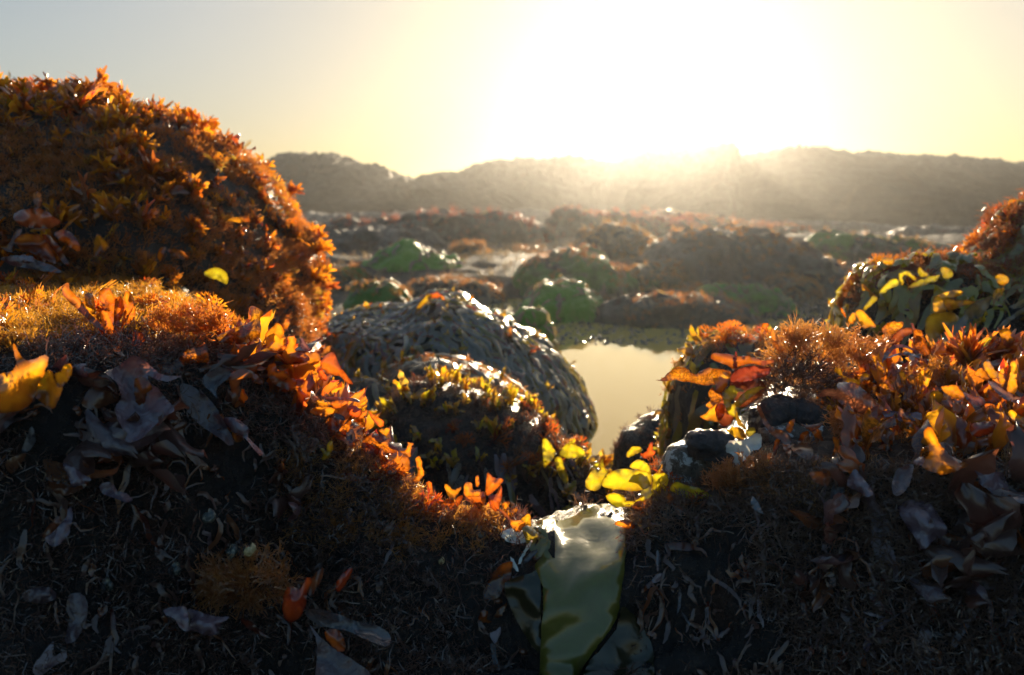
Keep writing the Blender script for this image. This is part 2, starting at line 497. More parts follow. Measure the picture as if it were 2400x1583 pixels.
# low reef that fills the way from the flat to the foot of the ridge
REEF = [
    ([(1560, 640), (1640, 545), (1750, 522), (1900, 527), (2050, 534), (2200, 538), (2400, 540), (2700, 536), (2900, 640)], 17.0, 2.2, 'low dark reef at the foot of the right hand ridge'),
    ([(1900, 640), (1980, 560), (2080, 548), (2200, 552), (2350, 560), (2500, 575), (2650, 640)], 11.5, 1.2, 'flat grey reef between the olive ledge and the right hand ridge'),
    ([(560, 640), (660, 520), (800, 510), (950, 503), (1150, 504), (1300, 506), (1400, 640)], 18.0, 2.2, 'low dark reef at the foot of the long notched ridge'),
    ([(620, 660), (690, 575), (780, 556), (900, 552), (1020, 566), (1100, 660)], 6.9, 0.6, 'brown reef step between the peaked green mound and the rust topped ledge'),
]
for k, (c, d, ry, lab) in enumerate(REEF):
    add_rock('reef', c, d, ry, 'rock_back', lab, 'reef', 'low reef before the far ridge', nu=220, nv=60, p=2.6, rough=0.10 if d > 9 else 0.08, freq=1.3, seed=70 + k, base=-0.2, crag=1.0)

# lesser stones of the flat
rs = np.random.default_rng(5150)
for k in range(28):
    d = 2.9 + 5.5 * rs.random() ** 1.3
    px = rs.uniform(700, 2250)
    wpx = rs.uniform(35, 90) * (3.6 / d) ** 0.5
    foot = float(project(np.array([W(px, 700, d).x, d, 0.0]))[1])
    hpx = wpx * rs.uniform(0.3, 0.65)
    c = [(px - wpx, foot + 25), (px - wpx * 0.8, foot - hpx * rs.uniform(0.3, 0.7)), (px - wpx * 0.3, foot - hpx * rs.uniform(0.7, 1.1)), (px + wpx * 0.2, foot - hpx * rs.uniform(0.7, 1.1)), (px + wpx * 0.75, foot - hpx * rs.uniform(0.3, 0.7)), (px + wpx, foot + 25)]
    mt = ['rock_back', 'rock_back', 'rock_back_green', 'rock_green_top'][int(rs.choice(4, p=[0.5, 0.2, 0.2, 0.1]))]
    gr = {'rock_back': 'brown grey', 'rock_back_green': 'green flecked', 'rock_green_top': 'bright green'}[mt]
    add_rock('small_boulder', c, d, wpx * d / FOC * rs.uniform(0.5, 0.9), mt, 'small %s stone lying on the wet tide flat' % gr, 'stone', 'small %s stones on the flat' % gr, nu=50, nv=30, rough=0.02 * math.sqrt(d), freq=7.0 / math.sqrt(d), seed=100 + k, base=-0.12, crag=0.6)

# the large mound at the left
MOUND = 'big rounded boulder cloaked in orange seaweed, highest rock of the foreground'
add_rock('mound', [(-900, 1100), (-900, 500), (-700, 300), (-450, 215), (-200, 190), (0, 210), (110, 228), (300, 258), (450, 302), (525, 352), (592, 418), (626, 470), (655, 550), (692, 630), (712, 730), (725, 830), (745, 1000), (760, 1100)],
         1.28, 0.52, 'rock_mound', MOUND, 'boulder', nu=220, nv=120, p=2.3, rough=0.035, freq=5.0, seed=30, base=-0.12)
KELP = 'large rounded boulder draped in grey green kelp straps beside the pool'
add_rock('kelp_boulder', [(640, 1150), (670, 865), (720, 792), (790, 758), (860, 744), (940, 740), (1000, 720), (1060, 712), (1110, 732), (1190, 768), (1270, 818), (1322, 876), (1365, 942), (1388, 998), (1384, 1050), (1370, 1120)],
         1.62, 0.36, 'rock_mid', KELP, 'boulder', nu=150, nv=90, p=2.3, rough=0.03, freq=5.0, seed=31, base=-0.12)
SMALLK = 'small brown weed hump between the kelp boulder and the yellow rimmed rock'
add_rock('weed_hump', [(850, 1100), (890, 905), (925, 872), (970, 848), (1050, 842), (1120, 858), (1180, 890), (1235, 945), (1290, 1100)],
         1.22, 0.16, 'rock_mid', SMALLK, 'rock', nu=90, nv=50, rough=0.02, freq=8, seed=32)
YEL = 'near black rock with a rim of golden yellow seaweed in the gap'
add_rock('yellow_rimmed_rock', [(790, 1400), (860, 1080), (895, 985), (920, 938), (960, 920), (1040, 922), (1120, 935), (1200, 952), (1260, 985), (1300, 1030), (1350, 1070), (1400, 1105), (1450, 1170), (1480, 1400)],
         0.98, 0.17, 'rock_wet_dark', YEL, 'rock', nu=120, nv=70, rough=0.018, freq=9, seed=33)
LOWK = 'low dark kelp hump tucked behind the orange fronds'
add_rock('weed_hump', [(700, 1150), (760, 960), (800, 905), (850, 890), (905, 902), (950, 945), (990, 1150)],
         1.14, 0.14, 'rock_mid', LOWK, 'rock', nu=80, nv=44, rough=0.015, freq=9, seed=34)
POOLR = 'small black rock standing in the near edge of the pool'
add_rock('pool_rock', [(1415, 1200), (1450, 1042), (1490, 1000), (1540, 980), (1600, 990), (1660, 1040), (1700, 1200)],
         1.16, 0.10, 'rock_wet_dark', POOLR, 'rock', nu=80, nv=44, rough=0.012, freq=12, seed=35)
OLIVE = 'rock hung with olive and yellow kelp behind the bushy brown tuft'
add_rock('kelp_rock', [(1520, 1300), (1575, 1010), (1590, 900), (1622, 840), (1660, 808), (1720, 797), (1800, 805), (1900, 860), (2000, 960), (2060, 1300)],
         0.96, 0.13, 'rock_mid', OLIVE, 'rock', nu=90, nv=50, rough=0.014, freq=10, seed=36)
RKELP = 'sloping rock with yellow green kelp and red weed at the right edge'
add_rock('kelp_slope', [(1970, 1200), (2005, 770), (2022, 705), (2045, 655), (2080, 632), (2130, 622), (2200, 618), (2270, 620), (2310, 598), (2350, 575), (2378, 548), (2400, 518), (2440, 492), (2600, 470), (2800, 620), (2860, 1200)],
         1.10, 0.24, 'rock_wet_dark', RKELP, 'rock', nu=130, nv=70, rough=0.02, freq=8, seed=37)

# ---- the two foreground ledges: rows of points from the buried foot in front, over the lip, to the buried foot behind
def ledge(lip, back, nu=260, seed=0, rough=0.012, nv_per=16):
    xs_ = np.linspace(lip[0][0], lip[-1][0], nu)
    ip = lambda tab, k: np.interp(xs_, [q[0] for q in tab], [q[k] for q in tab])
    sm = lambda a: np.convolve(np.pad(a, 6, mode='edge'), np.ones(13) / 13, 'valid')
    lp, ld = sm(ip(lip, 1)), sm(ip(lip, 2))
    rows = []
    foot = Wn(xs_, 1900, ld - 0.10); foot[:, 2] = -0.12
    rows.append(foot)
    rows.append(Wn(xs_, 1640, ld - 0.085))
    rows.append(Wn(xs_, np.maximum(lp + 330, 1420), ld - 0.065))
    rows.append(Wn(xs_, lp + 150, ld - 0.04))
    rows.append(Wn(xs_, lp + 35, ld - 0.016))
    rows.append(Wn(xs_, lp, ld + 0.004))
    for k in range(len(back[0][1])):
        bp = sm(np.interp(xs_, [q[0] for q in back], [q[1][k] for q in back]))
        bd = sm(np.interp(xs_, [q[0] for q in back], [q[2][k] for q in back]))
        rows.append(Wn(xs_, bp, bd))
    last = rows[-1].copy(); last[:, 1] += 0.12; last[:, 2] = -0.12
    rows.append(last)
    R = np.array(rows).transpose(1, 0, 2)             # nu, nrow, 3
    nv = nv_per * (R.shape[1] - 1)
    G = np.zeros((nu, nv, 3))
    for i in range(nu):
        G[i] = resample(R[i], nv)
    for _ in range(2):
        G[1:-1] = (G[:-2] + 2 * G[1:-1] + G[2:]) / 4
    N_ = grid_normals(G)
    if np.mean(N_[:, nv // 3, 1]) > 0: N_ = -N_
    Q = G + seed * 5.1
    disp = fbm(Q * 9, 5) * rough + fbm(Q * 38, 4, ridged=True) * rough * 0.45 + fbm(Q * 120, 3) * rough * 0.15
    G = G + N_ * disp[..., None]
    F = grid_faces(nu, nv)
    V = G.reshape(-1, 3)
    und = [[(i) * nv + nv - 1, (i + 1) * nv + nv - 1, (i + 1) * nv, i * nv] for i in range(nu - 1)]
    F = np.vstack([F, np.array(und)])
    ctr = V.mean(0)
    a, b, c = V[F[:, 0]], V[F[:, 1]], V[F[:, 2]]
    if np.sum(np.cross(b - a, c - a) * (V[F].mean(1) - ctr)) < 0: F = F[:, ::-1]
    n0 = len(V)
    caps = []
    for i in (0, nu - 1):                              # end caps
        cc = G[i].mean(0)
        V = np.vstack([V, cc[None]])
        idx = np.arange(nv) + i * nv
        for j in range(nv):
            a_, b_ = idx[j], idx[(j + 1) % nv]
            caps.append([a_, b_, len(V) - 1, len(V) - 1])
    return V, F, np.array(caps)[:, :3]

def add_ledge(name, lip, back, label, seed):
    V, F, caps = ledge(lip, back, seed=seed)
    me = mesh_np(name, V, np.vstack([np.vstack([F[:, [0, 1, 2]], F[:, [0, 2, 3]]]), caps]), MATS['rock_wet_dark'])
    o = obj(name, me)
    tag(o, label, 'rock')
    ROCKS[label] = Surf(V, F)
    return o

LLEDGE = 'dark wet ledge of the left foreground with a mossy flat top and weed hung face'
lipL = [(-420, 800, .47), (0, 800, .48), (200, 803, .50), (400, 795, .53), (500, 800, .55), (600, 858, .57), (700, 925, .58), (770, 985, .58), (830, 1065, .57), (900, 1130, .56), (950, 1190, .555), (1000, 1228, .55), (1080, 1232, .55), (1150, 1248, .55), (1230, 1240, .55), (1300, 1240, .55)]
backL = [(-420, (745, 700, 660, 650), (.60, .74, .92, 1.05)), (0, (745, 700, 660, 650), (.60, .74, .92, 1.05)), (400, (750, 715, 690, 690), (.62, .74, .92, 1.05)),
         (520, (778, 775, 800, 850), (.62, .70, .82, .95)), (640, (862, 880, 950, 1050), (.62, .67, .74, .8)), (760, (980, 1000, 1060, 1150), (.61, .65, .70, .76)),
         (900, (1128, 1145, 1190, 1250), (.59, .63, .67, .72)), (1000, (1224, 1235, 1280, 1330), (.58, .62, .66, .7)), (1300, (1238, 1255, 1300, 1350), (.58, .62, .66, .7))]
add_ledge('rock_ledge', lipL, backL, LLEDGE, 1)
RLEDGE = 'dark wet ledge of the right foreground with stones and orange weed on top'
lipR = [(1180, 1255, .555), (1230, 1300, .53), (1330, 1345, .515), (1430, 1330, .515), (1470, 1270, .53), (1510, 1195, .55), (1560, 1170, .55), (1640, 1165, .55), (1700, 1150, .545), (1760, 1115, .54), (1850, 1090, .53), (1950, 1080, .52), (2050, 1085, .51), (2150, 1100, .505), (2300, 1090, .50), (2400, 1080, .49), (2800, 1070, .48)]
backR = [(1180, (1255, 1290, 1350, 1400), (.60, .64, .68, .72)), (1240, (1260, 1235, 1230, 1350), (.56, .60, .64, .72)), (1330, (1275, 1225, 1210, 1330), (.56, .605, .655, .72)), (1430, (1260, 1205, 1195, 1330), (.56, .605, .655, .72)), (1520, (1170, 1180, 1230, 1300), (.59, .64, .68, .74)),
         (1580, (1100, 1090, 1130, 1230), (.60, .66, .72, .8)), (1680, (1085, 1040, 1020, 1150), (.60, .66, .72, .8)), (1760, (1050, 995, 960, 1010), (.60, .66, .72, .82)),
         (1850, (1040, 965, 897, 925), (.59, .66, .72, .82)), (1950, (1028, 960, 902, 925), (.58, .65, .72, .82)), (2050, (1028, 960, 905, 925), (.57, .64, .72, .82)),
         (2200, (1012, 945, 890, 915), (.56, .63, .72, .82)), (2400, (1000, 935, 880, 895), (.55, .63, .72, .82)), (2800, (995, 925, 870, 885), (.54, .63, .72, .82))]
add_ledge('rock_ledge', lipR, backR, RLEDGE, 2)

# ------------------------------------------------------------------ seaweed materials
frond_mat('orange', (0.82, 0.29, 0.014), (0.035, 0.012, 0.006))
frond_mat('orange_spot', (0.84, 0.30, 0.014), (0.035, 0.012, 0.006), spots=0.6)
frond_mat('amber', (0.86, 0.37, 0.016), (0.04, 0.018, 0.006))
frond_mat('yolk', (0.88, 0.42, 0.012), (0.04, 0.02, 0.006), hue=0.012, val=0.15, base=(0.75, 0.55, 0.5))
frond_mat('olive_dark', (0.10, 0.10, 0.012), (0.014, 0.016, 0.007), rough=0.2, spec=0.4)
frond_mat('kelp_lime', (0.50, 0.43, 0.016), (0.15, 0.135, 0.02), rough=0.2, base=(0.6, 0.6, 0.5))
frond_mat('red_orange', (0.74, 0.19, 0.016), (0.03, 0.008, 0.006))
frond_mat('red', (0.30, 0.075, 0.02), (0.025, 0.007, 0.007))
frond_mat('mottled', (0.75, 0.30, 0.10), (0.06, 0.03, 0.02), spots=0.3, tr2=(0.40, 0.13, 0.05), mottle=140)
frond_mat('brown', (0.42, 0.14, 0.02), (0.075, 0.032, 0.018))
frond_mat('purple', (0.12, 0.035, 0.025), (0.055, 0.042, 0.055), rough=0.30, bdist=0.0022, bstr=0.9, spec=0.8, val=0.3)
frond_mat('mauve', (0.18, 0.08, 0.06), (0.085, 0.065, 0.09), rough=0.25, bdist=0.002, bstr=0.8, spec=0.8, val=0.3)
frond_mat('blue_grey', (0.06, 0.04, 0.03), (0.045, 0.053, 0.068), rough=0.25, bdist=0.0022, bstr=0.9, spec=0.8, val=0.3)
frond_mat('kelp_yellow', (0.62, 0.52, 0.016), (0.12, 0.105, 0.012), hue=0.012, val=0.15, base=(0.6, 0.55, 0.4))
frond_mat('weed_dark', (0.14, 0.045, 0.02), (0.05, 0.03, 0.028), rough=0.3, bdist=0.001, bstr=0.5, spec=0.4)
frond_mat('kelp_gold', (0.72, 0.43, 0.014), (0.14, 0.085, 0.014), hue=0.02)
frond_mat('olive', (0.38, 0.32, 0.025), (0.09, 0.082, 0.02), rough=0.16, bdist=0.0008, bstr=0.25)
frond_mat('kelp_blade', (0.40, 0.37, 0.025), (0.075, 0.08, 0.014), rough=0.17, bdist=0.0005, bstr=0.25, bscale=420, spec=0.5, hue=0.005, val=0.05)
frond_mat('kelp_grey', (0.22, 0.19, 0.06), (0.095, 0.095, 0.078), coat=0.0, rough=0.36, bdist=0.002, bstr=0.3, bscale=90, spec=0.7)
frond_mat('kelp_ochre', (0.70, 0.48, 0.06), (0.07, 0.055, 0.02), rough=0.22)
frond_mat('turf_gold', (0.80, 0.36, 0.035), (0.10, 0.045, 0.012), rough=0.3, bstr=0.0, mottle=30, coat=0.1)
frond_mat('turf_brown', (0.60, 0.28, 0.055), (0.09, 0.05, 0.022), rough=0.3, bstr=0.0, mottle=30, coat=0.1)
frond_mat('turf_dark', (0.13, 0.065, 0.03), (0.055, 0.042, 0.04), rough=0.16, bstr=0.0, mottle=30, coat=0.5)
frond_mat('turf_red', (0.36, 0.11, 0.035), (0.075, 0.03, 0.018), rough=0.35, bstr=0.0, mottle=20, coat=0.1)
frond_mat('turf_green', (0.16, 0.36, 0.02), (0.03, 0.08, 0.012), rough=0.45, bstr=0.0, mottle=20, coat=0.1)
frond_mat('back_weed', (0.24, 0.19, 0.07), (0.09, 0.085, 0.065), rough=0.5, bstr=0.0, mottle=8, coat=0.0)
frond_mat('pale_skin', (0.45, 0.50, 0.40), (0.40, 0.46, 0.46), rough=0.35, bdist=0.001, bstr=0.5, hue=0.0, val=0.0)
rock_mat('stone_dark', [(0.3, (0.008, 0.009, 0.011)), (0.55, (0.02, 0.022, 0.027)), (0.8, (0.05, 0.05, 0.05))], 60, rlo=0.08, rhi=0.3, bscale=55, bdist=0.006, bstr=1.0)
rock_mat('stone_crusted', [(0.3, (0.012, 0.012, 0.012)), (0.5, (0.05, 0.045, 0.035)), (0.75, (0.16, 0.15, 0.12))], 120, rlo=0.15, rhi=0.6, bscale=160, bdist=0.003, bstr=1.0,
         patch=(0.42, 0.46, 0.48), pscale=90, plo=0.52, phi=0.58)
rock_mat('stone_pale', [(0.3, (0.05, 0.05, 0.045)), (0.5, (0.22, 0.21, 0.18)), (0.7, (0.48, 0.48, 0.44))], 110, rlo=0.2, rhi=0.6, bscale=130, bdist=0.003, bstr=1.0,
         patch=(0.30, 0.42, 0.40), pscale=60)
rock_mat('shell_grey', [(0.3, (0.012, 0.018, 0.022)), (0.5, (0.04, 0.05, 0.05)), (0.7, (0.22, 0.21, 0.15))], 400, rlo=0.15, rhi=0.4, bscale=500, bdist=0.0004, bstr=0.6)
rock_mat('shell_gold', [(0.3, (0.12, 0.10, 0.05)), (0.5, (0.35, 0.28, 0.14)), (0.7, (0.6, 0.52, 0.36))], 300, rlo=0.15, rhi=0.4, bscale=500, bdist=0.0004, bstr=0.6)

# ------------------------------------------------------------------ ribbons and fronds
def ribbon(pts, hw, side, cup=0.0, nrm=None, flat=False):
    """strip along pts, half widths hw, side vectors; three vertices across (two if flat)"""
    pts = np.asarray(pts, float); hw = np.asarray(hw, float)[:, None]; side = np.asarray(side, float)
    n = len(pts)
    if flat:
        V = np.stack([pts - side * hw, pts + side * hw], 1).reshape(-1, 3)
        F = [[2 * i, 2 * i + 1, 2 * i + 3, 2 * i + 2] for i in range(n - 1)]
        return V, np.array(F)
    mid = pts if nrm is None else pts + np.asarray(nrm) * hw * cup
    V = np.stack([pts - side * hw, mid, pts + side * hw], 1).reshape(-1, 3)
    F = []
    for i in range(n - 1):
        a = 3 * i
        F += [[a, a + 1, a + 4, a + 3], [a + 1, a + 2, a + 5, a + 4]]
    return V, np.array(F)

def join(parts):
    V, F, o = [], [], 0
    for v, f in parts:
        V.append(v); F.append(f + o); o += len(v)
    return np.vstack(V), np.vstack(F)

def fork_frond(r, length=0.035, w=0.0022, depth=3, spread=0.5, bend=0.5, rough_tip=True):
    """flat forking seaweed frond growing up +Z in the XZ plane, bending in Y"""
    parts = []
    by = r.uniform(-1, 1) * bend / length
    tw = r.uniform(-1, 1) * 0.9
    def curve(x, z):
        y = by * (z * z) * 0.8 + tw * x * z / length
        return np.array([x, y, z])
    def grow(x, z, a, hw, k):
        L = length / (depth + 1) * r.uniform(0.75, 1.3)
        n = 4
        pts, ws, sd = [], [], []
        aa = a
        for i in range(n):
            t = i / (n - 1)
            pts.append(curve(x, z)); sd.append([math.cos(aa), 0.25 * math.sin(9 * z / length + hw * 900), -math.sin(aa)])
            if k == 0:
                ws.append(hw * (1.0, 1.25, 1.1, 0.45)[i])
            else:
                ws.append(hw * (1.0 + 0.35 * t))
            if i < n - 1:
                aa += r.uniform(-0.15, 0.15)
                x += math.sin(aa) * L / (n - 1); z += math.cos(aa) * L / (n - 1)
        parts.append(ribbon(pts, ws, sd, cup=0.3, nrm=[[0, 1, 0]] * n))
        if k > 0:
            nb = 2 if r.random() < 0.85 else 3
            for b in range(nb):
                s = (b - (nb - 1) / 2) * 2
                grow(x, z, aa + s * spread * r.uniform(0.5, 1.1), hw * r.uniform(0.7, 0.95), k - 1 if r.random() < 0.85 else 0)
    grow(0, 0, r.uniform(-0.2, 0.2), w, depth)
    return join(parts)

def blade_frond(r, length=0.05, w=0.012, lobes=True, ruffle=0.2):
    n, m = 12, 7
    t = np.linspace(0, 1, n)
    prof = np.interp(t, [0, .15, .4, .7, .9, 1], [0.12, 0.35, 0.8, 1.0, 0.75, 0.15])
    prof *= 1 + 0.25 * np.sin(t * r.uniform(8, 14) + r.uniform(0, 6))
    b1, b2 = r.uniform(-0.7, 0.7), r.uniform(-0.8, 0.8)
    cx = 0.18 * length * np.sin(t * 2.5 + r.uniform(0, 6)) * t
    cy = length * (b1 * t ** 2 + 0.15 * b2 * np.sin(t * 5))
    cz = length * (t - 0.25 * abs(b1) * t ** 3)
    u = np.linspace(-1, 1, m)
    notch = 0.35 * length * r.uniform(0.2, 1.0) if lobes else 0
    G = np.zeros((n, m, 3))
    ph = r.uniform(0, 6)
    for j in range(m):
        G[:, j, 0] = cx + u[j] * prof * w
        G[:, j, 1] = cy + ruffle * w * u[j] ** 2 * np.sin(t * 9 + ph + (2 if u[j] > 0 else 0)) + 0.25 * w * b2 * u[j] ** 2
        G[:, j, 2] = cz - notch * (1 - abs(u[j])) ** 1.5 * t ** 6 + 0.12 * length * u[j] * t ** 4 * b1
    return G.reshape(-1, 3), grid_faces(n, m)

def curl_frond(r, length=0.032, w=0.0055):
    n, m = 11, 6
    t = np.linspace(0, 1, n)
    prof = np.interp(t, [0, .15, .45, .75, .92, 1], [0.25, 0.4, 0.85, 1.0, 0.7, 0.2]) * (1 + 0.2 * np.sin(t * r.uniform(9, 16) + r.uniform(0, 6)))
    turn = r.uniform(-2.2, 2.2)
    ang = turn * t ** 1.4
    dz, dy = np.cos(ang), np.sin(ang)
    cz = np.r_[0, np.cumsum((dz[1:] + dz[:-1]) / 2)] * length / (n - 1)
    cy = np.r_[0, np.cumsum((dy[1:] + dy[:-1]) / 2)] * length / (n - 1)
    cx = 0.15 * length * np.sin(t * 3 + r.uniform(0, 6)) * t
    u = np.linspace(-1, 1, m)
    roll = r.uniform(0.4, 1.1) * r.choice([-1, 1])
    G = np.zeros((n, m, 3))
    for j in range(m):
        off = roll * (u[j] ** 2) * prof * w * 0.7 + 0.25 * w * np.sin(t * 13 + u[j] * 3) * abs(u[j])
        G[:, j, 0] = cx + u[j] * prof * w * math.cos(0.6 * roll * u[j])
        G[:, j, 1] = cy + off * dz
        G[:, j, 2] = cz - off * dy + (0.10 * length * np.cos(u[j] * 9 + turn) * t ** 5)
    return G.reshape(-1, 3), grid_faces(n, m)

def spike_frond(r, length=0.03, w=0.0013):
    n = 6
    t = np.linspace(0, 1, n)
    b = r.uniform(-0.6, 0.6); c = r.uniform(-0.4, 0.4)
    pts = np.stack([c * length * t ** 2, b * length * t ** 2, length * t], -1)
    parts = [ribbon(pts, w * np.array([0.7, 1.0, 1.2, 1.2, 1.0, 0.4]), [[1, 0.2, 0]] * n, cup=0.6, nrm=[[0, 1, 0]] * n)]
    for k in range(r.integers(0, 3)):
        i = int(r.integers(2, 5)); s = r.choice([-1, 1])
        q = np.stack([pts[i] + np.array([s * 0.5, 0.1, 0.7]) * length * 0.3 * f for f in (0, 0.5, 1)])
        parts.append(ribbon(q, w * np.array([0.8, 0.8, 0.3]), [[0.7, 0.2, -0.7 * s]] * 3, cup=0.4, nrm=[[0, 1, 0]] * 3))
    return join(parts)

def turf_tuft(r, h=0.010, n=8, w=0.00035, twigs=4, splay=0.9):
    parts = []
    for k in range(n):
        a = r.uniform(0, 2 * math.pi); e = r.uniform(0.1, splay)
        d = np.array([math.cos(a) * math.sin(e), math.sin(a) * math.sin(e), math.cos(e)])
        base = np.array([r.uniform(-1, 1), r.uniform(-1, 1), -0.15]) * h * 0.35
        L = h * r.uniform(0.6, 1.25)
        d2 = d + r.normal(0, 0.35, 3); d2 /= np.linalg.norm(d2)
        p0, p1 = base, base + d * L * 0.5
        p2 = p1 + d2 * L * 0.5
        s = np.cross(d, r.normal(size=3)); s /= np.linalg.norm(s)
        parts.append(ribbon([p0, p1, p2], [w, w * 0.85, w * 0.25], [s] * 3, flat=True))
        for q in range(twigs):
            f = r.uniform(0.35, 0.95)
            p = p0 + (p1 - p0) * f * 2 if f < 0.5 else p1 + (p2 - p1) * (f - 0.5) * 2
            dd = d + r.normal(0, 0.8, 3); dd /= np.linalg.norm(dd)
            s2 = np.cross(dd, r.normal(size=3)); s2 /= np.linalg.norm(s2)
            parts.append(ribbon([p, p + dd * L * r.uniform(0.2, 0.4)], [w * 0.8, w * 0.3], [s2] * 2, flat=True))
    return join(parts)

def frames(N_, up_mix, r, jitter=0.35, up=(0, 0, 1)):
    """rotation matrices whose Z is a mix of the surface normal and an up vector, random spin"""
    Z = N_ * (1 - up_mix) + np.asarray(up) * up_mix + r.normal(0, jitter, N_.shape)
    Z /= np.linalg.norm(Z, axis=1, keepdims=True)
    A = r.normal(size=N_.shape)
    X = np.cross(A, Z); X /= np.linalg.norm(X, axis=1, keepdims=True)
    Y = np.cross(Z, X)
    return np.stack([X, Y, Z], -1)

def merge_scatter(name, templates, P, R, S, mat, label, parent=None):
    Vs, Fs, off = [], [], 0
    n = len(P)
    which = np.arange(n) % len(templates)
    for k, (tv, tf) in enumerate(templates):
        i = np.where(which == k)[0]
        if not len(i): continue
        V = np.einsum('nij,mj->nmi', R[i] * S[i][:, None, None], tv) + P[i][:, None, :]
        F = tf[None] + (np.arange(len(i)) * len(tv))[:, None, None] + off
        Vs.append(V.reshape(-1, 3)); Fs.append(F.reshape(-1, tf.shape[1]))
        off += V.shape[0] * V.shape[1]
    o = obj(name, mesh_np(name, np.vstack(Vs), np.vstack(Fs), MATS[mat]), parent)
    tag(o, label, kind='stuff')
    return o

def facing(lo=-0.35, margin=200, zmin=0.0, nz=None, px=None, py=None, extra=None, nz_w=0.0):
    """weights for scattering: what the camera can see, optionally only inside a window of the photograph"""
    def f(C, N_):
        view = np.array([0, 0, CAM_H]) - C
        view /= np.linalg.norm(view, axis=1, keepdims=True)
        u, v, _ = project(C)
        w = ((N_ * view).sum(1) > lo) & (u > -margin) & (u < 2400 + margin) & (v < 1583 + margin) & (C[:, 2] > zmin)
        if nz is not None: w &= (N_[:, 2] > nz[0]) & (N_[:, 2] < nz[1])
        if C[:, 1].max() < 1.3: w &= ~((u > 1225) & (u < 1480) & (v > 1185) & (v < 1600) & (C[:, 1] < 0.75))
        if px is not None: w &= (u > px[0]) & (u < px[1])
        if py is not None: w &= (v > py[0]) & (v < py[1])
        w = w.astype(float)
        if nz_w: w *= np.clip(0.15 + nz_w * N_[:, 2], 0.02, 5)
        if extra is not None: w *= extra(C, N_, u, v)
        return w
    return f

def drape(surf, p, n, length, w, r, steps=7, off=0.003, down=(0, 0, -1), jitter=0.4):
    """ribbon that runs downhill over a rock from p"""
    pts, sides, nrms = [], [], []
    q = Vector(p); nn = Vector(n)
    dirn = None
    for k in range(steps):
        lift = off * (1 + 0.8 * r.random())
        pts.append(q + nn * lift); nrms.append(nn.copy())
        g = Vector(down) + Vector(r.normal(0, jitter, 3))
        t = g - nn * g.dot(nn)
        if t.length < 1e-4: t = Vector((r.normal(), -1, 0))
        t.normalize()
        dirn = t if dirn is None else (dirn * 0.55 + t * 0.45).normalized()
        s = nn.cross(dirn)
        sides.append(s.normalized() if s.length > 1e-6 else Vector((1, 0, 0)))
        q = q + dirn * (length / steps)
        hit = surf.bvh.find_nearest(q)
        if hit[0] is None: break
        q, nn = hit[0], hit[1].lerp(nn, 0.3).normalized()
        if q.z < -0.03 and k > 2: break
    m = len(pts)
    if m < 3: return None
    t = np.linspace(0, 1, m)
    hw = w * np.interp(t, [0, .2, .7, 1], [0.5, 1.0, 0.9, 0.25])
    nr = np.array(nrms)
    tw = np.array(sides) + nr * (0.28 * np.sin(t * r.uniform(2, 6) + r.uniform(0, 6)))[:, None]
    tw /= np.linalg.norm(tw, axis=1, keepdims=True)
    return ribbon(np.array(pts) + nr * (w * 0.35), hw, tw, cup=r.uniform(-0.5, 0.7), nrm=nr)

# ------------------------------------------------------------------ turf: matted fine weed nobody could count
TURF = [turf_tuft(np.random.default_rng(k)) for k in range(6)]
LONG = [turf_tuft(np.random.default_rng(40 + k), h=0.014, n=6, w=0.0004, twigs=3, splay=1.3) for k in range(5)]

def turf(name, key, n, mat, label, keep, scale=(0.7, 1.3), up=0.35, seed=0, temps=TURF, jitter=0.3, sink=0.0):
    r = np.random.default_rng(seed)
    P, N_ = ROCKS[key].sample(n, keep, seed)
    S = r.uniform(scale[0], scale[1], n)
    return merge_scatter(name, temps, P - N_ * sink, frames(N_, up, r, jitter), S, mat, label)

blot = lambda f, c, k: (lambda C, N_, u, v: np.clip((vnoise(C * f + k) - c) * 4, 0.02, 1))
turf('moss_turf', LLEDGE, 4200, 'turf_gold', 'golden brown mossy turf carpeting the flat top of the left ledge', facing(-0.5, px=(-250, 620), py=(560, 830), nz=(0.25, 2), extra=blot(14, -0.35, 1)), (0.7, 1.4), seed=1)
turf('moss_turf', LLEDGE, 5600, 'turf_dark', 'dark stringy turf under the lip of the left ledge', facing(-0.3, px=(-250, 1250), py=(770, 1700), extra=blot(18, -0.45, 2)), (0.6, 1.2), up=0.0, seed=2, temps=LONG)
turf('moss_turf', LLEDGE, 900, 'turf_brown', 'brown turf mat where the left ledge steps down to the saddle', facing(-0.3, px=(660, 1180), py=(1030, 1290), nz=(-0.1, 2)), (0.7, 1.3), seed=3)
turf('moss_turf', RLEDGE, 750, 'turf_brown', 'brown turf between the fronds on the right ledge', facing(-0.5, px=(1450, 2650), py=(780, 1230), nz=(0.0, 2), extra=blot(16, -0.05, 3)), (0.5, 1.05), seed=4)
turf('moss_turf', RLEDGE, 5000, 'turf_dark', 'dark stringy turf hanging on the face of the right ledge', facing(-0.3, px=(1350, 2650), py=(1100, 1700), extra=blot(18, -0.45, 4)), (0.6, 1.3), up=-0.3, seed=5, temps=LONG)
turf('moss_turf', MOUND, 4300, 'turf_brown', 'brown orange turf matted over the big left boulder', facing(-0.4, zmin=0.1, extra=blot(11, -0.1, 5)), (0.9, 1.7), seed=6)
turf('moss_turf', MOUND, 1800, 'turf_gold', 'paler golden turf patches on the big left boulder', facing(-0.5, zmin=0.1, nz_w=0.8, extra=blot(9, 0.0, 6)), (0.9, 1.7), seed=7)
turf('moss_turf', YEL, 700, 'turf_dark', 'dark turf on the yellow rimmed rock', facing(-0.3, zmin=0.0), (0.9, 1.6), seed=8)
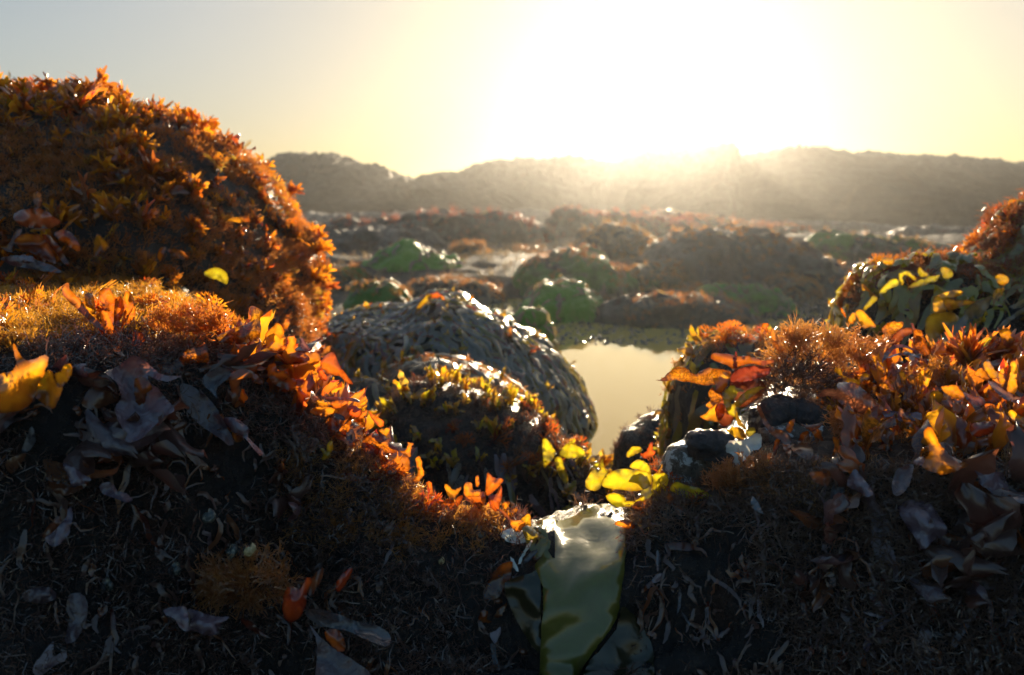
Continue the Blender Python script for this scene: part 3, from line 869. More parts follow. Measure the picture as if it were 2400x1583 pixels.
turf('moss_turf', RKELP, 900, 'turf_red', 'red fluffy turf along the crest of the right kelp slope', facing(-0.5, zmin=0.1, nz=(0.35, 2), px=(1950, 2600), py=(430, 720)), (1.3, 2.6), seed=9)
turf('moss_turf', OLIVE, 250, 'turf_brown', 'brown turf on the olive kelp rock', facing(-0.4, zmin=0.1, nz=(0.2, 2)), (1.0, 1.8), seed=10)
turf('moss_turf', POOLR, 250, 'turf_dark', 'dark fuzz on the small pool rock', facing(-0.4), (0.8, 1.4), seed=11)
turf('moss_turf', SMALLK, 260, 'turf_brown', 'brown weed fuzz on the small hump before the kelp boulder', facing(-0.4, zmin=0.02, nz=(0.1, 2)), (0.8, 1.4), seed=12)

# weed on the far boulders
for k, (c, d, ry, mat, lab) in enumerate(BACK):
    S_ = ROCKS[lab]
    sc_ = 1.2 * d
    green = mat == 'rock_green_top'
    rust = lab.startswith(('long low ledge', 'rust', 'farthest'))
    if not green: turf('moss_turf', lab, 260 if rust else 160, 'turf_green' if green else ('turf_red' if rust else 'turf_brown'),
         ('green' if green else ('rusty red' if rust else 'brown')) + ' weed fuzz on the ' + lab.split(' with')[0].split(' in ')[0].split(' behind')[0].split(' between')[0].split(' below')[0],
         facing(-0.4, zmin=0.0, nz=(0.2 if not green else -0.1, 2)), (0.35 * sc_, 0.8 * sc_), seed=20 + k)
    r = np.random.default_rng(200 + k)
    P, N_ = S_.sample(60, facing(-0.3, zmin=0.0, nz_w=0.5), 60 + k)
    rb = [drape(S_, p, n, 0.028 * d * r.uniform(0.4, 1.5), 0.0026 * d * r.uniform(0.5, 1.5), r, steps=5, off=0.002 * d, jitter=0.8) for p, n in zip(P, N_)]
    V, F = join([x for x in rb if x is not None])
    tag(obj('draped_weed', mesh_np('draped_weed', V, F, MATS['back_weed'])), 'limp olive weed draped over the ' + lab.split(' with')[0].split(' in ')[0].split(' behind')[0].split(' between')[0].split(' below')[0], kind='stuff')

# ------------------------------------------------------------------ kelp straps
def strap_set(key, n, nsep, mats, label, cover_label, group, keep, length, width, seed, steps=7, off=0.003, down=(0, 0, -1), jitter=0.4, name='kelp_strap', cat='kelp'):
    r = np.random.default_rng(seed)
    P, N_ = ROCKS[key].sample(n, keep, seed)
    rest = {}
    # the straps that show largest become things of their own
    view = np.array([0, 0, CAM_H]) - P
    view /= np.linalg.norm(view, axis=1, keepdims=True)
    order = np.argsort(-(N_ * view).sum(1) + r.uniform(0, 0.6, n))
    for k, i in enumerate(order):
        rb = drape(ROCKS[key], P[i], N_[i], r.uniform(*length), r.uniform(*width), r, steps, off, down, jitter)
        if rb is None: continue
        m_ = mats[int(r.choice(len(mats), p=[q[1] for q in mats]))][0]
        if k < nsep:
            V, F = rb
            o_ = V[0].copy()
            o = obj(name, mesh_np(name, V - o_, F, MATS[m_]), loc=o_)
            tag(o, label, cat, group)
        else:
            rest.setdefault(m_, []).append(rb)
    for m_, L_ in rest.items():
        V, F = join(L_)
        tag(obj('kelp_cover', mesh_np('kelp_cover', V, F, MATS[m_])), cover_label, kind='stuff')

strap_set(KELP, 2600, 135, [('kelp_grey', 0.55), ('kelp_ochre', 0.15), ('olive', 0.18), ('brown', 0.12)], 'narrow grey green kelp strap lying over the large kelp boulder', 'overlapping grey green kelp straps covering the large boulder',
          'kelp straps on the large boulder', facing(-0.35, zmin=0.0, nz_w=0.5), (0.03, 0.12), (0.003, 0.009), 301, off=0.004, jitter=0.7)
strap_set(SMALLK, 160, 30, [('kelp_grey', 0.6), ('kelp_ochre', 0.25), ('brown', 0.15)], 'short kelp strap on the small hump below the kelp boulder', 'kelp straps matted over the small hump',
          'kelp straps on the small hump', facing(-0.3, zmin=0.0), (0.04, 0.10), (0.003, 0.007), 302)
strap_set(LOWK, 150, 30, [('kelp_grey', 0.75), ('kelp_ochre', 0.25)], 'grey kelp strap on the low hump behind the orange cascade', 'grey kelp matted over the low hump',
          'kelp straps on the low hump', facing(-0.3, zmin=0.0), (0.04, 0.09), (0.003, 0.007), 303)
strap_set(OLIVE, 160, 40, [('olive', 0.5), ('kelp_ochre', 0.3), ('kelp_grey', 0.2)], 'olive kelp strap hanging on the rock behind the bushy tuft', 'olive kelp covering the rock behind the bushy tuft',
          'olive kelp straps', facing(-0.3, zmin=0.0), (0.05, 0.11), (0.004, 0.008), 304)
strap_set(RKELP, 230, 55, [('olive', 0.42), ('kelp_lime', 0.33), ('kelp_gold', 0.25)], 'dark olive kelp strap streaming down the right kelp slope', 'dark kelp covering the right slope',
          'kelp straps on the right slope', facing(-0.3, zmin=0.05), (0.06, 0.16), (0.004, 0.010), 305, down=(-0.6, 0, -1), off=0.006, jitter=0.7)
strap_set(RKELP, 56, 56, [('kelp_lime', 0.75), ('olive', 0.25)], 'lime yellow kelp strap spilling over the crest of the right slope', 'lime kelp on the right slope',
          'lime straps on the right slope', facing(-0.5, zmin=0.05, px=(1950, 2320), py=(600, 730), nz=(0.3, 2)), (0.03, 0.08), (0.005, 0.010), 309, name='lime_strap', down=(-0.5, -0.6, -1), off=0.010, jitter=0.7)
strap_set(YEL, 170, 50, [('kelp_grey', 0.45), ('purple', 0.35), ('olive', 0.2)], 'dark limp strap on the shaded face of the yellow rimmed rock', 'dark limp weed on the yellow rimmed rock',
          'dark straps on the yellow rimmed rock', facing(-0.2, zmin=0.0, nz=(-1, 0.6)), (0.03, 0.07), (0.002, 0.005), 306, name='limp_strap', cat='seaweed')
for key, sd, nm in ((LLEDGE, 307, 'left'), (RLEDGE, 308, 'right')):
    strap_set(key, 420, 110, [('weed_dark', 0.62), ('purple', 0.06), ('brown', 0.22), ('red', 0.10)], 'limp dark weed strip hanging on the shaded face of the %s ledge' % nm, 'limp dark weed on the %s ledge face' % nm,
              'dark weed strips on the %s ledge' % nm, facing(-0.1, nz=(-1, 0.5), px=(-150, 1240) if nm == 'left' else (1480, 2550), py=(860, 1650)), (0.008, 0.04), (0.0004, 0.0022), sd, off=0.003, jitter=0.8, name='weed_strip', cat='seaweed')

# ------------------------------------------------------------------ tufts of forking weed, each tuft a thing, each frond a part
LIB = {}
def lib(kind, k):
    if (kind, k) not in LIB:
        r = np.random.default_rng(hash(kind) % 1000 + k if False else sum(map(ord, kind)) * 7 + k)
        if kind == 'fork': V, F = fork_frond(r, 0.034, 0.0016, 4, 0.55, 1.1)
        elif kind == 'bigfork': V, F = fork_frond(r, 0.04, 0.0038, 2, 0.55, 0.6)
        elif kind == 'blade': V, F = blade_frond(r)
        elif kind == 'short': V, F = blade_frond(r, 0.03, 0.010, True, 0.3)
        elif kind == 'round': V, F = blade_frond(r, 0.028, 0.013, False, 0.25)
        elif kind == 'curl': V, F = curl_frond(r)
        elif kind == 'spike': V, F = spike_frond(r)
        LIB[(kind, k)] = (V, F, {})
    return LIB[(kind, k)]

def lib_mesh(kind, k, mat):
    V, F, D = lib(kind, k)
    if mat not in D:
        dist = np.linalg.norm(V, axis=1)
        D[mat] = mesh_np('frond_' + kind, V, F, MATS[mat], tip=np.clip(dist / dist.max() * 1.05, 0, 1))
    return D[mat]

def holdfast_mesh(mat):
    if mat not in HOLD:
        bm = bmesh.new()
        bmesh.ops.create_icosphere(bm, subdivisions=2, radius=0.0035)
        for v in bm.verts:
            v.co *= 1 + 0.35 * float(vnoise(np.array(v.co) * 900))
            v.co.z *= 0.6
        me = bpy.data.meshes.new('holdfast'); bm.to_mesh(me); bm.free()
        for p_ in me.polygons: p_.use_smooth = True
        me.materials.append(MATS[mat]); HOLD[mat] = me
    return HOLD[mat]
HOLD = {}

def tuft(p, n, kind, mats, nf, size, label, cat, group, r, up=0.45, name='seaweed_tuft', splay=0.55):
    root = empty(name, Vector(p), label, cat, group)
    Z = Vector(n) * (1 - up) + Vector((0, 0, 1)) * up
    Z.normalize()
    q0 = Z.to_track_quat('Z', 'Y')
    hf = obj('holdfast', holdfast_mesh('brown'), root); hf.scale = (size,) * 3
    for k in range(nf):
        o = bpy.data.objects.new('frond', lib_mesh(kind, int(r.integers(0, 8)), mats[int(r.integers(0, len(mats)))]))
        COL.objects.link(o)
        o.parent = root
        a = 2 * math.pi * (k + r.random()) / nf
        e = r.uniform(0.1, splay)
        q = Quaternion((math.cos(a), math.sin(a), 0), e)
        o.rotation_mode = 'QUATERNION'
        o.rotation_quaternion = q0 @ q @ Quaternion((0, 0, 1), r.uniform(0, 6.28))
        s = size * r.uniform(0.7, 1.25)
        o.scale = (s, s, s)
        o.location = q0 @ Vector((math.cos(a + 1), math.sin(a + 1), -0.15)) * 0.006 * size
    return root

def tufts(key, n, kind, mats, nf, size, label, cat, group, keep, seed, up=0.45, splay=0.55, name='seaweed_tuft', mind=0.0):
    r = np.random.default_rng(seed)
    P, N_ = ROCKS[key].sample(n * 3, keep, seed)
    got = []
    for p, nn in zip(P, N_):
        if len(got) >= n: break
        if mind and any(np.linalg.norm(p - g) < mind for g in got): continue
        got.append(p)
        tuft(p, nn, kind, mats, int(r.integers(nf[0], nf[1] + 1)), r.uniform(*size), label, cat, group, r, up, name, splay)

lo, hi = lambda C, N_, u, v: np.clip((v - 150) / 500, 0.15, 1), None
tufts(MOUND, 290, 'fork', ['orange', 'amber', 'amber', 'kelp_ochre', 'brown'], (3, 6), (0.3, 0.75), 'small orange forked seaweed tuft on the big left boulder', 'seaweed', 'orange tufts on the big left boulder', facing(-0.35, 60, zmin=0.22, px=(-60, 790), py=(150, 760), extra=blot(10, -0.25, 9)), 401, mind=0.015, name='forked_tuft', splay=1.1)
tufts(MOUND, 130, 'bigfork', ['amber', 'orange', 'amber', 'brown'], (5, 8), (0.45, 0.95), 'broad amber forked rosette on the big left boulder', 'seaweed', 'amber rosettes on the big left boulder', facing(-0.25, 60, zmin=0.25, px=(-60, 790), py=(200, 760), extra=blot(8, -0.1, 10)), 402, mind=0.02, name='weed_rosette', splay=1.0)
tufts(MOUND, 60, 'curl', ['orange', 'red_orange', 'brown'], (4, 6), (0.5, 0.95), 'crinkled red orange tuft along the edge of the big left boulder', 'seaweed', 'red orange tufts at the boulder edge', facing(-0.5, 60, zmin=0.15, px=(480, 800), py=(280, 860)), 403, mind=0.02, name='crinkled_tuft')
tufts(MOUND, 36, 'curl', ['red', 'red_orange', 'brown'], (5, 7), (0.45, 0.8), 'dark red crinkled tuft low on the big left boulder', 'seaweed', 'dark red tufts low on the boulder', facing(-0.4, 60, zmin=0.1, px=(540, 800), py=(600, 860)), 404, mind=0.02, name='crinkled_tuft')
tufts(LLEDGE, 34, 'fork', ['orange', 'amber', 'red_orange'], (4, 6), (0.35, 0.65), 'small orange tuft among the golden turf of the left ledge', 'seaweed', 'tufts in the golden turf', facing(-0.5, 60, px=(0, 620), py=(600, 790), nz=(0.3, 2)), 405, mind=0.02, name='forked_tuft')
tufts(LLEDGE, 80, 'curl', ['orange', 'red_orange', 'brown', 'red', 'brown'], (4, 6), (0.4, 0.85), 'cupped orange blades packed along the falling edge of the left ledge', 'seaweed', 'cupped orange tufts on the falling edge', facing(-0.3, 60, px=(520, 930), py=(780, 1090), extra=lambda C, N_, u, v: np.clip(1.2 - np.abs(v - np.interp(u, [520, 700, 900], [840, 930, 1050])) / 90, 0, 1)), 406, mind=0.010, up=0.2, name='cupped_tuft')
tufts(LLEDGE, 9, 'fork', ['red_orange', 'orange'], (4, 6), (0.5, 0.75), 'lacy red orange tuft at the end of the left ledge', 'seaweed', 'lacy tufts by the saddle', facing(-0.4, 60, px=(820, 1010), py=(1040, 1230)), 407, mind=0.02, name='lacy_tuft')
tufts(RLEDGE, 44, 'curl', ['orange', 'red_orange', 'amber', 'brown', 'brown', 'red'], (3, 6), (0.35, 0.65), 'cupped orange blades scattered over the right ledge', 'seaweed', 'cupped tufts on the right ledge', facing(-0.4, 60, px=(1900, 2480), py=(900, 1090), nz=(0.1, 2)), 408, mind=0.015, name='cupped_tuft')
tufts(RLEDGE, 26, 'bigfork', ['amber', 'orange', 'brown'], (4, 6), (0.35, 0.65), 'amber forked rosette on the right ledge', 'seaweed', 'amber rosettes on the right ledge', facing(-0.4, 60, px=(1950, 2480), py=(840, 1060), nz=(0.1, 2)), 409, mind=0.02, name='weed_rosette')
tufts(RLEDGE, 14, 'fork', ['red_orange', 'brown'], (4, 6), (0.35, 0.6), 'small rusty tuft on the lip beside the yellow kelp', 'seaweed', 'rusty tufts on the right lip', facing(-0.4, 60, px=(1480, 1760), py=(1100, 1240)), 410, mind=0.016, name='forked_tuft')
tufts(YEL, 110, 'curl', ['kelp_gold', 'kelp_yellow', 'kelp_gold', 'kelp_ochre'], (4, 6), (0.5, 0.85), 'golden yellow cupped tuft on the rim of the dark middle rock', 'seaweed', 'golden tufts on the dark rock rim', facing(-0.6, 60, zmin=0.08, px=(890, 1420), nz=(0.45, 2)), 411, mind=0.009, name='golden_tuft')
tufts(YEL, 20, 'fork', ['red_orange', 'red', 'brown'], (3, 5), (0.4, 0.7), 'rusty tuft on the shaded face of the yellow rimmed rock', 'seaweed', 'rusty tufts below the golden rim', facing(-0.2, 60, zmin=0.05, px=(1050, 1400), py=(950, 1110)), 412, mind=0.018, name='rusty_tuft')
tufts(KELP, 70, 'curl', ['kelp_gold', 'kelp_ochre', 'kelp_ochre', 'orange'], (2, 4), (0.5, 0.9), 'small golden weed tip catching light on the kelp boulder', 'seaweed', 'golden tips on the kelp boulder', facing(-0.5, 60, zmin=0.05, nz=(0.5, 2)), 413, mind=0.025, name='golden_tuft')
tufts(SMALLK, 18, 'curl', ['kelp_gold', 'red_orange', 'kelp_ochre'], (2, 4), (0.5, 0.8), 'gold and rust tuft on the small brown hump', 'seaweed', 'tufts on the small hump', facing(-0.5, 60, zmin=0.03, nz=(0.4, 2)), 414, mind=0.018, name='golden_tuft')
tufts(LOWK, 10, 'curl', ['kelp_gold', 'kelp_ochre'], (2, 4), (0.45, 0.7), 'yellowish tuft on the low hump behind the cascade', 'seaweed', 'tufts on the low hump', facing(-0.5, 60, nz=(0.4, 2)), 415, mind=0.018, name='golden_tuft')
tufts(OLIVE, 16, 'curl', ['kelp_gold', 'olive', 'kelp_ochre'], (2, 4), (0.6, 1.0), 'yellow olive kelp tip on the rock behind the bushy tuft', 'kelp', 'olive kelp tips', facing(-0.5, 60, px=(1540, 1800), py=(780, 1080)), 416, mind=0.022, name='kelp_tip')
tufts(OLIVE, 12, 'fork', ['orange', 'red_orange'], (3, 5), (0.4, 0.6), 'orange tuft on the crest of the olive kelp rock', 'seaweed', 'orange tufts on the olive rock', facing(-0.5, 60, px=(1620, 1800), py=(760, 850), nz=(0.4, 2)), 417, mind=0.016, name='forked_tuft')
tufts(RKELP, 46, 'fork', ['red', 'red_orange', 'orange'], (4, 6), (0.45, 0.8), 'red crinkled tuft along the crest of the right kelp slope', 'seaweed', 'red tufts on the right slope', facing(-0.5, 60, px=(1950, 2450), py=(440, 700), nz=(0.3, 2)), 418, mind=0.016, name='red_tuft')
tufts(RKELP, 14, 'curl', ['olive', 'kelp_gold', 'olive'], (2, 3), (0.9, 1.3), 'yellow green curled kelp blade on the right slope', 'kelp', 'curled kelp on the right slope', facing(-0.3, 60, px=(1950, 2450), py=(620, 800)), 419, mind=0.03, up=0.1, splay=1.2, name='kelp_tip')

# dark glossy tufts under the lips
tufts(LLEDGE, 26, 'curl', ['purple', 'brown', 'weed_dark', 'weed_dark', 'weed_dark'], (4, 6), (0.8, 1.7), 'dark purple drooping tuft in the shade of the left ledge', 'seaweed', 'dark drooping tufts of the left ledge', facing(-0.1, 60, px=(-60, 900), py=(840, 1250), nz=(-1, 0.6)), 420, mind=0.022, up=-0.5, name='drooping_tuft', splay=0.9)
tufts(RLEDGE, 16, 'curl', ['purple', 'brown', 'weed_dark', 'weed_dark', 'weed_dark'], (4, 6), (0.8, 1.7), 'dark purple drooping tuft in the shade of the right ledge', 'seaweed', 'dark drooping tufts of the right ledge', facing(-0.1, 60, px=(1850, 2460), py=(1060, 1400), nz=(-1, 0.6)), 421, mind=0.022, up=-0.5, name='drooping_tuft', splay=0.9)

tufts(RLEDGE, 44, 'curl', ['orange', 'amber', 'red_orange', 'orange'], (3, 5), (0.6, 1.05), 'upright glowing orange tuft crowding the top of the right ledge', 'seaweed', 'upright tufts on the right ledge', facing(-0.5, 60, px=(1930, 2460), py=(850, 1010), nz=(0.1, 2)), 422, mind=0.018, up=0.8, name='upright_tuft', splay=0.5)

tufts(LLEDGE, 46, 'curl', ['orange', 'amber', 'orange_spot', 'red_orange'], (3, 5), (0.75, 1.3), 'broad glossy orange tuft hanging over the falling edge of the left ledge', 'seaweed', 'broad orange tufts on the falling edge', facing(-0.4, 60, px=(540, 930), py=(760, 1090), extra=lambda C, N_, u, v: np.clip(1.2 - np.abs(v - np.interp(u, [520, 700, 900], [815, 905, 1040])) / 60, 0, 1)), 423, mind=0.014, up=0.45, name='broad_tuft', splay=0.9)
tufts(RLEDGE, 34, 'curl', ['orange', 'amber', 'orange_spot', 'amber'], (3, 5), (0.8, 1.35), 'broad glossy amber tuft on the top of the right ledge', 'seaweed', 'broad amber tufts on the right ledge', facing(-0.4, 60, px=(1960, 2460), py=(880, 1090), nz=(0.1, 2)), 424, mind=0.022, up=0.6, name='broad_tuft', splay=0.8)

# ------------------------------------------------------------------ single fronds that can be told apart, shaped after the photograph
CROP = {'A': (0, 600, 3.136), 'A2': (0, 780, 3.92), 'B': (500, 680, 2.6133), 'B2': (640, 820, 4.126), 'C': (1520, 680, 2.7023), 'C2': (1780, 800, 3.8355),
        'C3': (1520, 780, 4.479), 'C4': (2000, 680, 5.6), 'D': (900, 1050, 2.941), 'E': (1500, 1050, 2.642), 'F': (0, 1050, 2.642), 'G': (1950, 450, 4.48),
        'H': (0, 150, 2.959), 'M': (760, 680, 2.959)}
FRONT = [ROCKS[LLEDGE].bvh, ROCKS[RLEDGE].bvh, ROCKS[MOUND].bvh, ROCKS[RKELP].bvh, ROCKS[YEL].bvh]

def rock_depth(px, py):
    """distance ahead of the camera of the first rock behind a pixel"""
    o = Vector((0, 0, CAM_H))
    d = (W(px, py, 1.0) - o).normalized()
    best = 9e9
    for b in FRONT:
        h = b.ray_cast(o, d)
        if h[0] is not None: best = min(best, h[0].y)
    return best

def smooth_closed(P, k=4):
    P = np.asarray(P, float)
    n = len(P)
    out = []
    for i in range(n):
        a, b, c, d = P[i - 1], P[i], P[(i + 1) % n], P[(i + 2) % n]
        for t in np.arange(k) / k:
            out.append(0.5 * ((2 * b) + (c - a) * t + (2 * a - 5 * b + 4 * c - d) * t * t + (3 * b - a - 3 * c + d) * t ** 3))
    return np.array(out)

def inside(poly, q):
    x, y = q[:, 0], q[:, 1]
    c = np.zeros(len(q), bool)
    j = len(poly) - 1
    for i in range(len(poly)):
        xi, yi = poly[i]; xj, yj = poly[j]
        m = ((yi > y) != (yj > y)) & (x < (xj - xi) * (y - yi) / (yj - yi + 1e-12) + xi)
        c ^= m
        j = i
    return c

_hero_n = [0]
def outline_blade(name, crop, pts, d, mat, parent=None, depth_fn=None, grid=12, clamp=True, jag=0.7, thick=0.0007):
    """blade with the given outline: its own distance, tilt, cupping and ruffled margin"""
    _hero_n[0] += 1
    r = np.random.default_rng(1000 + _hero_n[0])
    x0, y0, s = CROP[crop]
    P = smooth_closed([(x0 + x / s, y0 + y / s) for x, y in pts])
    if jag:
        P = P + r.normal(0, jag, P.shape)
    mn, mx = P.min(0), P.max(0)
    size = (mx - mn).max()
    step = max((mx - mn).min() / 8, size / grid / 1.3)
    gx, gy = np.meshgrid(np.arange(mn[0], mx[0], step) + step / 2, np.arange(mn[1], mx[1], step * 0.87) + step / 2, indexing='ij')
    gx[:, ::2] += step / 2
    q = np.stack([gx.ravel(), gy.ravel()], -1)
    q = q[inside(P, q)]
    if len(q):
        dist = np.sqrt(((q[:, None] - P[None]) ** 2).sum(-1)).min(1)
        q = q[dist > step * 0.4]
    allp = np.vstack([P, q]) if len(q) else P
    n = len(P)
    res = delaunay_2d_cdt([Vector(v) for v in allp], [], [list(range(n))], 1, 1e-5)
    V2 = np.array([[v.x, v.y] for v in res[0]])
    F = [f for f in res[2] if len(f) == 3]
    c = (mn + mx) / 2
    U = (V2 - c) / size
    m_per_px = d / FOC
    edge = np.sqrt(((V2[:, None] - P[None]) ** 2).sum(-1)).min(1) / size
    if depth_fn is None:
        a, b = r.uniform(-0.45, 0.45), r.uniform(-0.3, 0.5)
        dy = (a * U[:, 0] - b * U[:, 1]) * size * m_per_px
        if mat in ('mauve', 'blue_grey', 'purple'):
            b = r.uniform(0.6, 1.1); d = d - 0.012
            dy = (a * U[:, 0] - b * U[:, 1]) * size * m_per_px
        if mat.startswith('kelp'):
            dy += 0.16 * size * m_per_px * vnoise(np.c_[U * 3.3, np.full(len(U), 0.7 + _hero_n[0])])
        cup = r.choice([-1, 1]) * r.uniform(0.5, 1.3)
        dy += cup * edge * size * m_per_px
        th = r.uniform(0, 6.28)
        dy += 0.06 * size * m_per_px * np.sin(U @ np.array([math.cos(th), math.sin(th)]) * r.uniform(6, 12) + r.uniform(0, 6))
        dy += 0.10 * size * m_per_px * np.exp(-edge * 12) * np.sin(np.arctan2(U[:, 1], U[:, 0]) * 6 + r.uniform(0, 6))
        dy += 0.05 * size * m_per_px * vnoise(np.c_[U * 7, np.full(len(U), _hero_n[0])])
    else:
        dy = depth_fn(V2, edge)
    dd = d + dy
    if clamp:
        for i in range(len(dd)):
            rd = rock_depth(V2[i, 0], V2[i, 1]) - 0.003
            if dd[i] > rd and rd > d - 0.14: dd[i] = rd - 0.15 * edge[i] * size * m_per_px
    V = Wn(V2[:, 0], V2[:, 1], dd)
    base = V[np.argmin(V[:, 2])].copy()
    if parent is not None:
        pu, pv, _ = project(np.array(parent.location))
        rd_ = np.hypot(V2[:, 0] - float(pu), V2[:, 1] - float(pv))
    else:
        rd_ = mx[1] - V2[:, 1]
    tip = np.clip((rd_ - rd_.min()) / max(np.ptp(rd_), 1e-6) * 0.9 + 0.18 + 0.10 * vnoise(np.c_[U * 5, np.full(len(U), 3.3)]), 0, 1)
    rim = np.clip(edge * size / 4.5, 0, 1)
    loc = base if parent is None else base - np.array(parent.location)
    o = obj(name, mesh_np(name, V - base, np.array(F), MATS[mat], tip=tip, rim=rim), parent, loc)
    if thick:
        sm = o.modifiers.new('thickness', 'SOLIDIFY')
        sm.thickness = thick
        sm.offset = 0
    return o

def plant(label, crop, d, blades, cat='seaweed', name='seaweed', group=None, part='frond', thick=0.0, attach=False):
    """several traced fronds that spring from one holdfast"""
    x0, y0, s = CROP[crop]
    allp = np.array([p for b in blades for p in b[1]], float)
    low = allp[:, 1].max(); mid = allp[:, 0].mean()
    bx, by = x0 + mid / s, y0 + low / s
    if attach: d = rock_depth(bx, by) - 0.035
    elif crop in ('C2', 'C3', 'C4'): d -= 0.016
    root = empty(name, W(bx, by, d), label, cat, group)
    hf = obj('holdfast', holdfast_mesh('brown'), root)
    rdp = rock_depth(bx, by)
    hf.location = W(bx, by, min(rdp, d + 0.05)) - root.location
    for k, b in enumerate(blades):
        dd = d + (b[2] if len(b) > 2 else ((k * 37) % 11 - 5) * 0.0022)
        outline_blade(part, crop, b[1], dd, b[0], root, thick=thick)
    return root

plant('yolk yellow lobed fronds with brown bases sticking out of the left ledge face', 'A2', 0.415, [
    ('yolk', [(-260, 500), (-200, 400), (-90, 420), (0, 380), (60, 370), (120, 340), (150, 280), (130, 200), (118, 110), (140, 110), (175, 190), (240, 250), (330, 240), (400, 205), (445, 225), (440, 280), (415, 340), (400, 400), (360, 440), (330, 560), (250, 680), (120, 730), (0, 740), (-200, 700)]),
    ('yolk', [(300, 500), (360, 440), (400, 370), (450, 345), (490, 370), (500, 430), (540, 490), (580, 500), (560, 560), (530, 640), (480, 700), (400, 660), (330, 600)]),
    ('yolk', [(505, 380), (560, 345), (590, 300), (640, 285), (660, 320), (660, 380), (630, 430), (590, 480), (550, 495), (515, 450)]),
    ('red_orange', [(0, 520), (60, 420), (130, 350), (210, 340), (255, 390), (250, 480), (190, 560), (160, 640), (90, 700), (0, 690)], 0.006)])
plant('bright orange fan of upright fronds rooted in the golden turf', 'A', 0.525, [
    ('amber', [(455, 250), (485, 205), (505, 200), (520, 250), (580, 310), (620, 370), (660, 420), (720, 480), (760, 530), (740, 545), (680, 500), (610, 430), (540, 370), (480, 310)]),
    ('orange_spot', [(620, 290), (660, 270), (690, 300), (700, 380), (720, 450), (750, 500), (770, 560), (720, 520), (660, 440), (625, 380)]),
    ('orange', [(725, 270), (760, 235), (800, 240), (835, 290), (850, 370), (850, 450), (830, 510), (800, 480), (770, 400), (740, 340)]),
    ('orange', [(850, 320), (890, 300), (910, 350), (910, 420), (880, 480), (870, 530), (840, 500), (840, 420)]),
    ('amber', [(915, 270), (950, 260), (980, 310), (985, 370), (950, 440), (920, 500), (890, 540), (900, 460), (915, 380)]),
    ('orange', [(960, 390), (990, 370), (995, 430), (970, 480), (930, 510), (940, 450)]),
    ('red_orange', [(740, 420), (790, 410), (830, 500), (850, 560), (820, 620), (770, 560)]),
    ('red_orange', [(700, 480), (760, 500), (820, 540), (900, 520), (900, 600), (880, 680), (920, 740), (860, 720), (800, 640), (740, 570)]),
    ('red_orange', [(985, 560), (1040, 565), (1065, 610), (1045, 660), (1000, 680), (970, 640)], -0.012)])
plant('large purple glossy blade folded over the left ledge face with an orange patch', 'A', 0.475, [
    ('mauve', [(775, 855), (850, 820), (900, 790), (960, 740), (1020, 745), (1090, 790), (1140, 840), (1220, 880), (1335, 880), (1290, 905), (1220, 925), (1140, 905), (1090, 880), (1100, 940), (1160, 970), (1200, 1030), (1260, 1090), (1280, 1140), (1200, 1190), (1120, 1270), (1040, 1340), (960, 1370), (915, 1355), (940, 1310), (890, 1260), (860, 1190), (850, 1100), (890, 1050), (870, 960), (810, 890)]),
    ('orange', [(1000, 900), (1050, 890), (1100, 930), (1115, 1000), (1080, 1050), (1050, 1100), (1050, 1150), (1010, 1130), (990, 1040), (985, 960)], -0.012),
    ('brown', [(600, 1080), (700, 920), (780, 870), (850, 960), (870, 1060), (780, 1100), (680, 1130)], 0.01),
    ('purple', [(460, 1310), (640, 1290), (770, 1240), (880, 1180), (910, 1240), (850, 1290), (720, 1320), (560, 1330)], -0.006)])
plant('speckled orange tongue curling out below the golden turf edge', 'A', 0.525, [
    ('orange_spot', [(1150, 800), (1240, 800), (1300, 760), (1360, 700), (1430, 670), (1480, 660), (1500, 635), (1515, 660), (1530, 720), (1535, 780), (1500, 790), (1400, 795), (1320, 830), (1260, 870), (1200, 850)])])
plant('blue purple drooping blades in the shade under the cascade of orange fronds', 'A', 0.515, [
    ('blue_grey', [(1490, 940), (1510, 870), (1600, 820), (1680, 830), (1690, 880), (1640, 930), (1590, 980), (1600, 1050), (1560, 1010)]),
    ('purple', [(1330, 940), (1420, 960), (1500, 1020), (1560, 1080), (1640, 1200), (1700, 1320), (1720, 1380), (1680, 1390), (1600, 1330), (1480, 1250), (1380, 1150), (1330, 1050)]),
    ('mauve', [(1640, 1200), (1720, 1190), (1790, 1230), (1830, 1280), (1820, 1320), (1860, 1370), (1930, 1440), (1920, 1465), (1870, 1430), (1800, 1340), (1700, 1280)], -0.008),
    ('brown', [(1290, 1150), (1320, 1160), (1345, 1290), (1380, 1390), (1450, 1470), (1540, 1560), (1480, 1568), (1400, 1500), (1340, 1400), (1310, 1280)]),
    ('blue_grey', [(1160, 1250), (1220, 1250), (1240, 1320), (1230, 1400), (1240, 1450), (1190, 1400), (1150, 1320)]),
    ('brown', [(1690, 870), (1790, 830), (1870, 860), (1920, 920), (1850, 900), (1770, 920), (1760, 1010), (1720, 1100), (1700, 1000)], -0.004)])
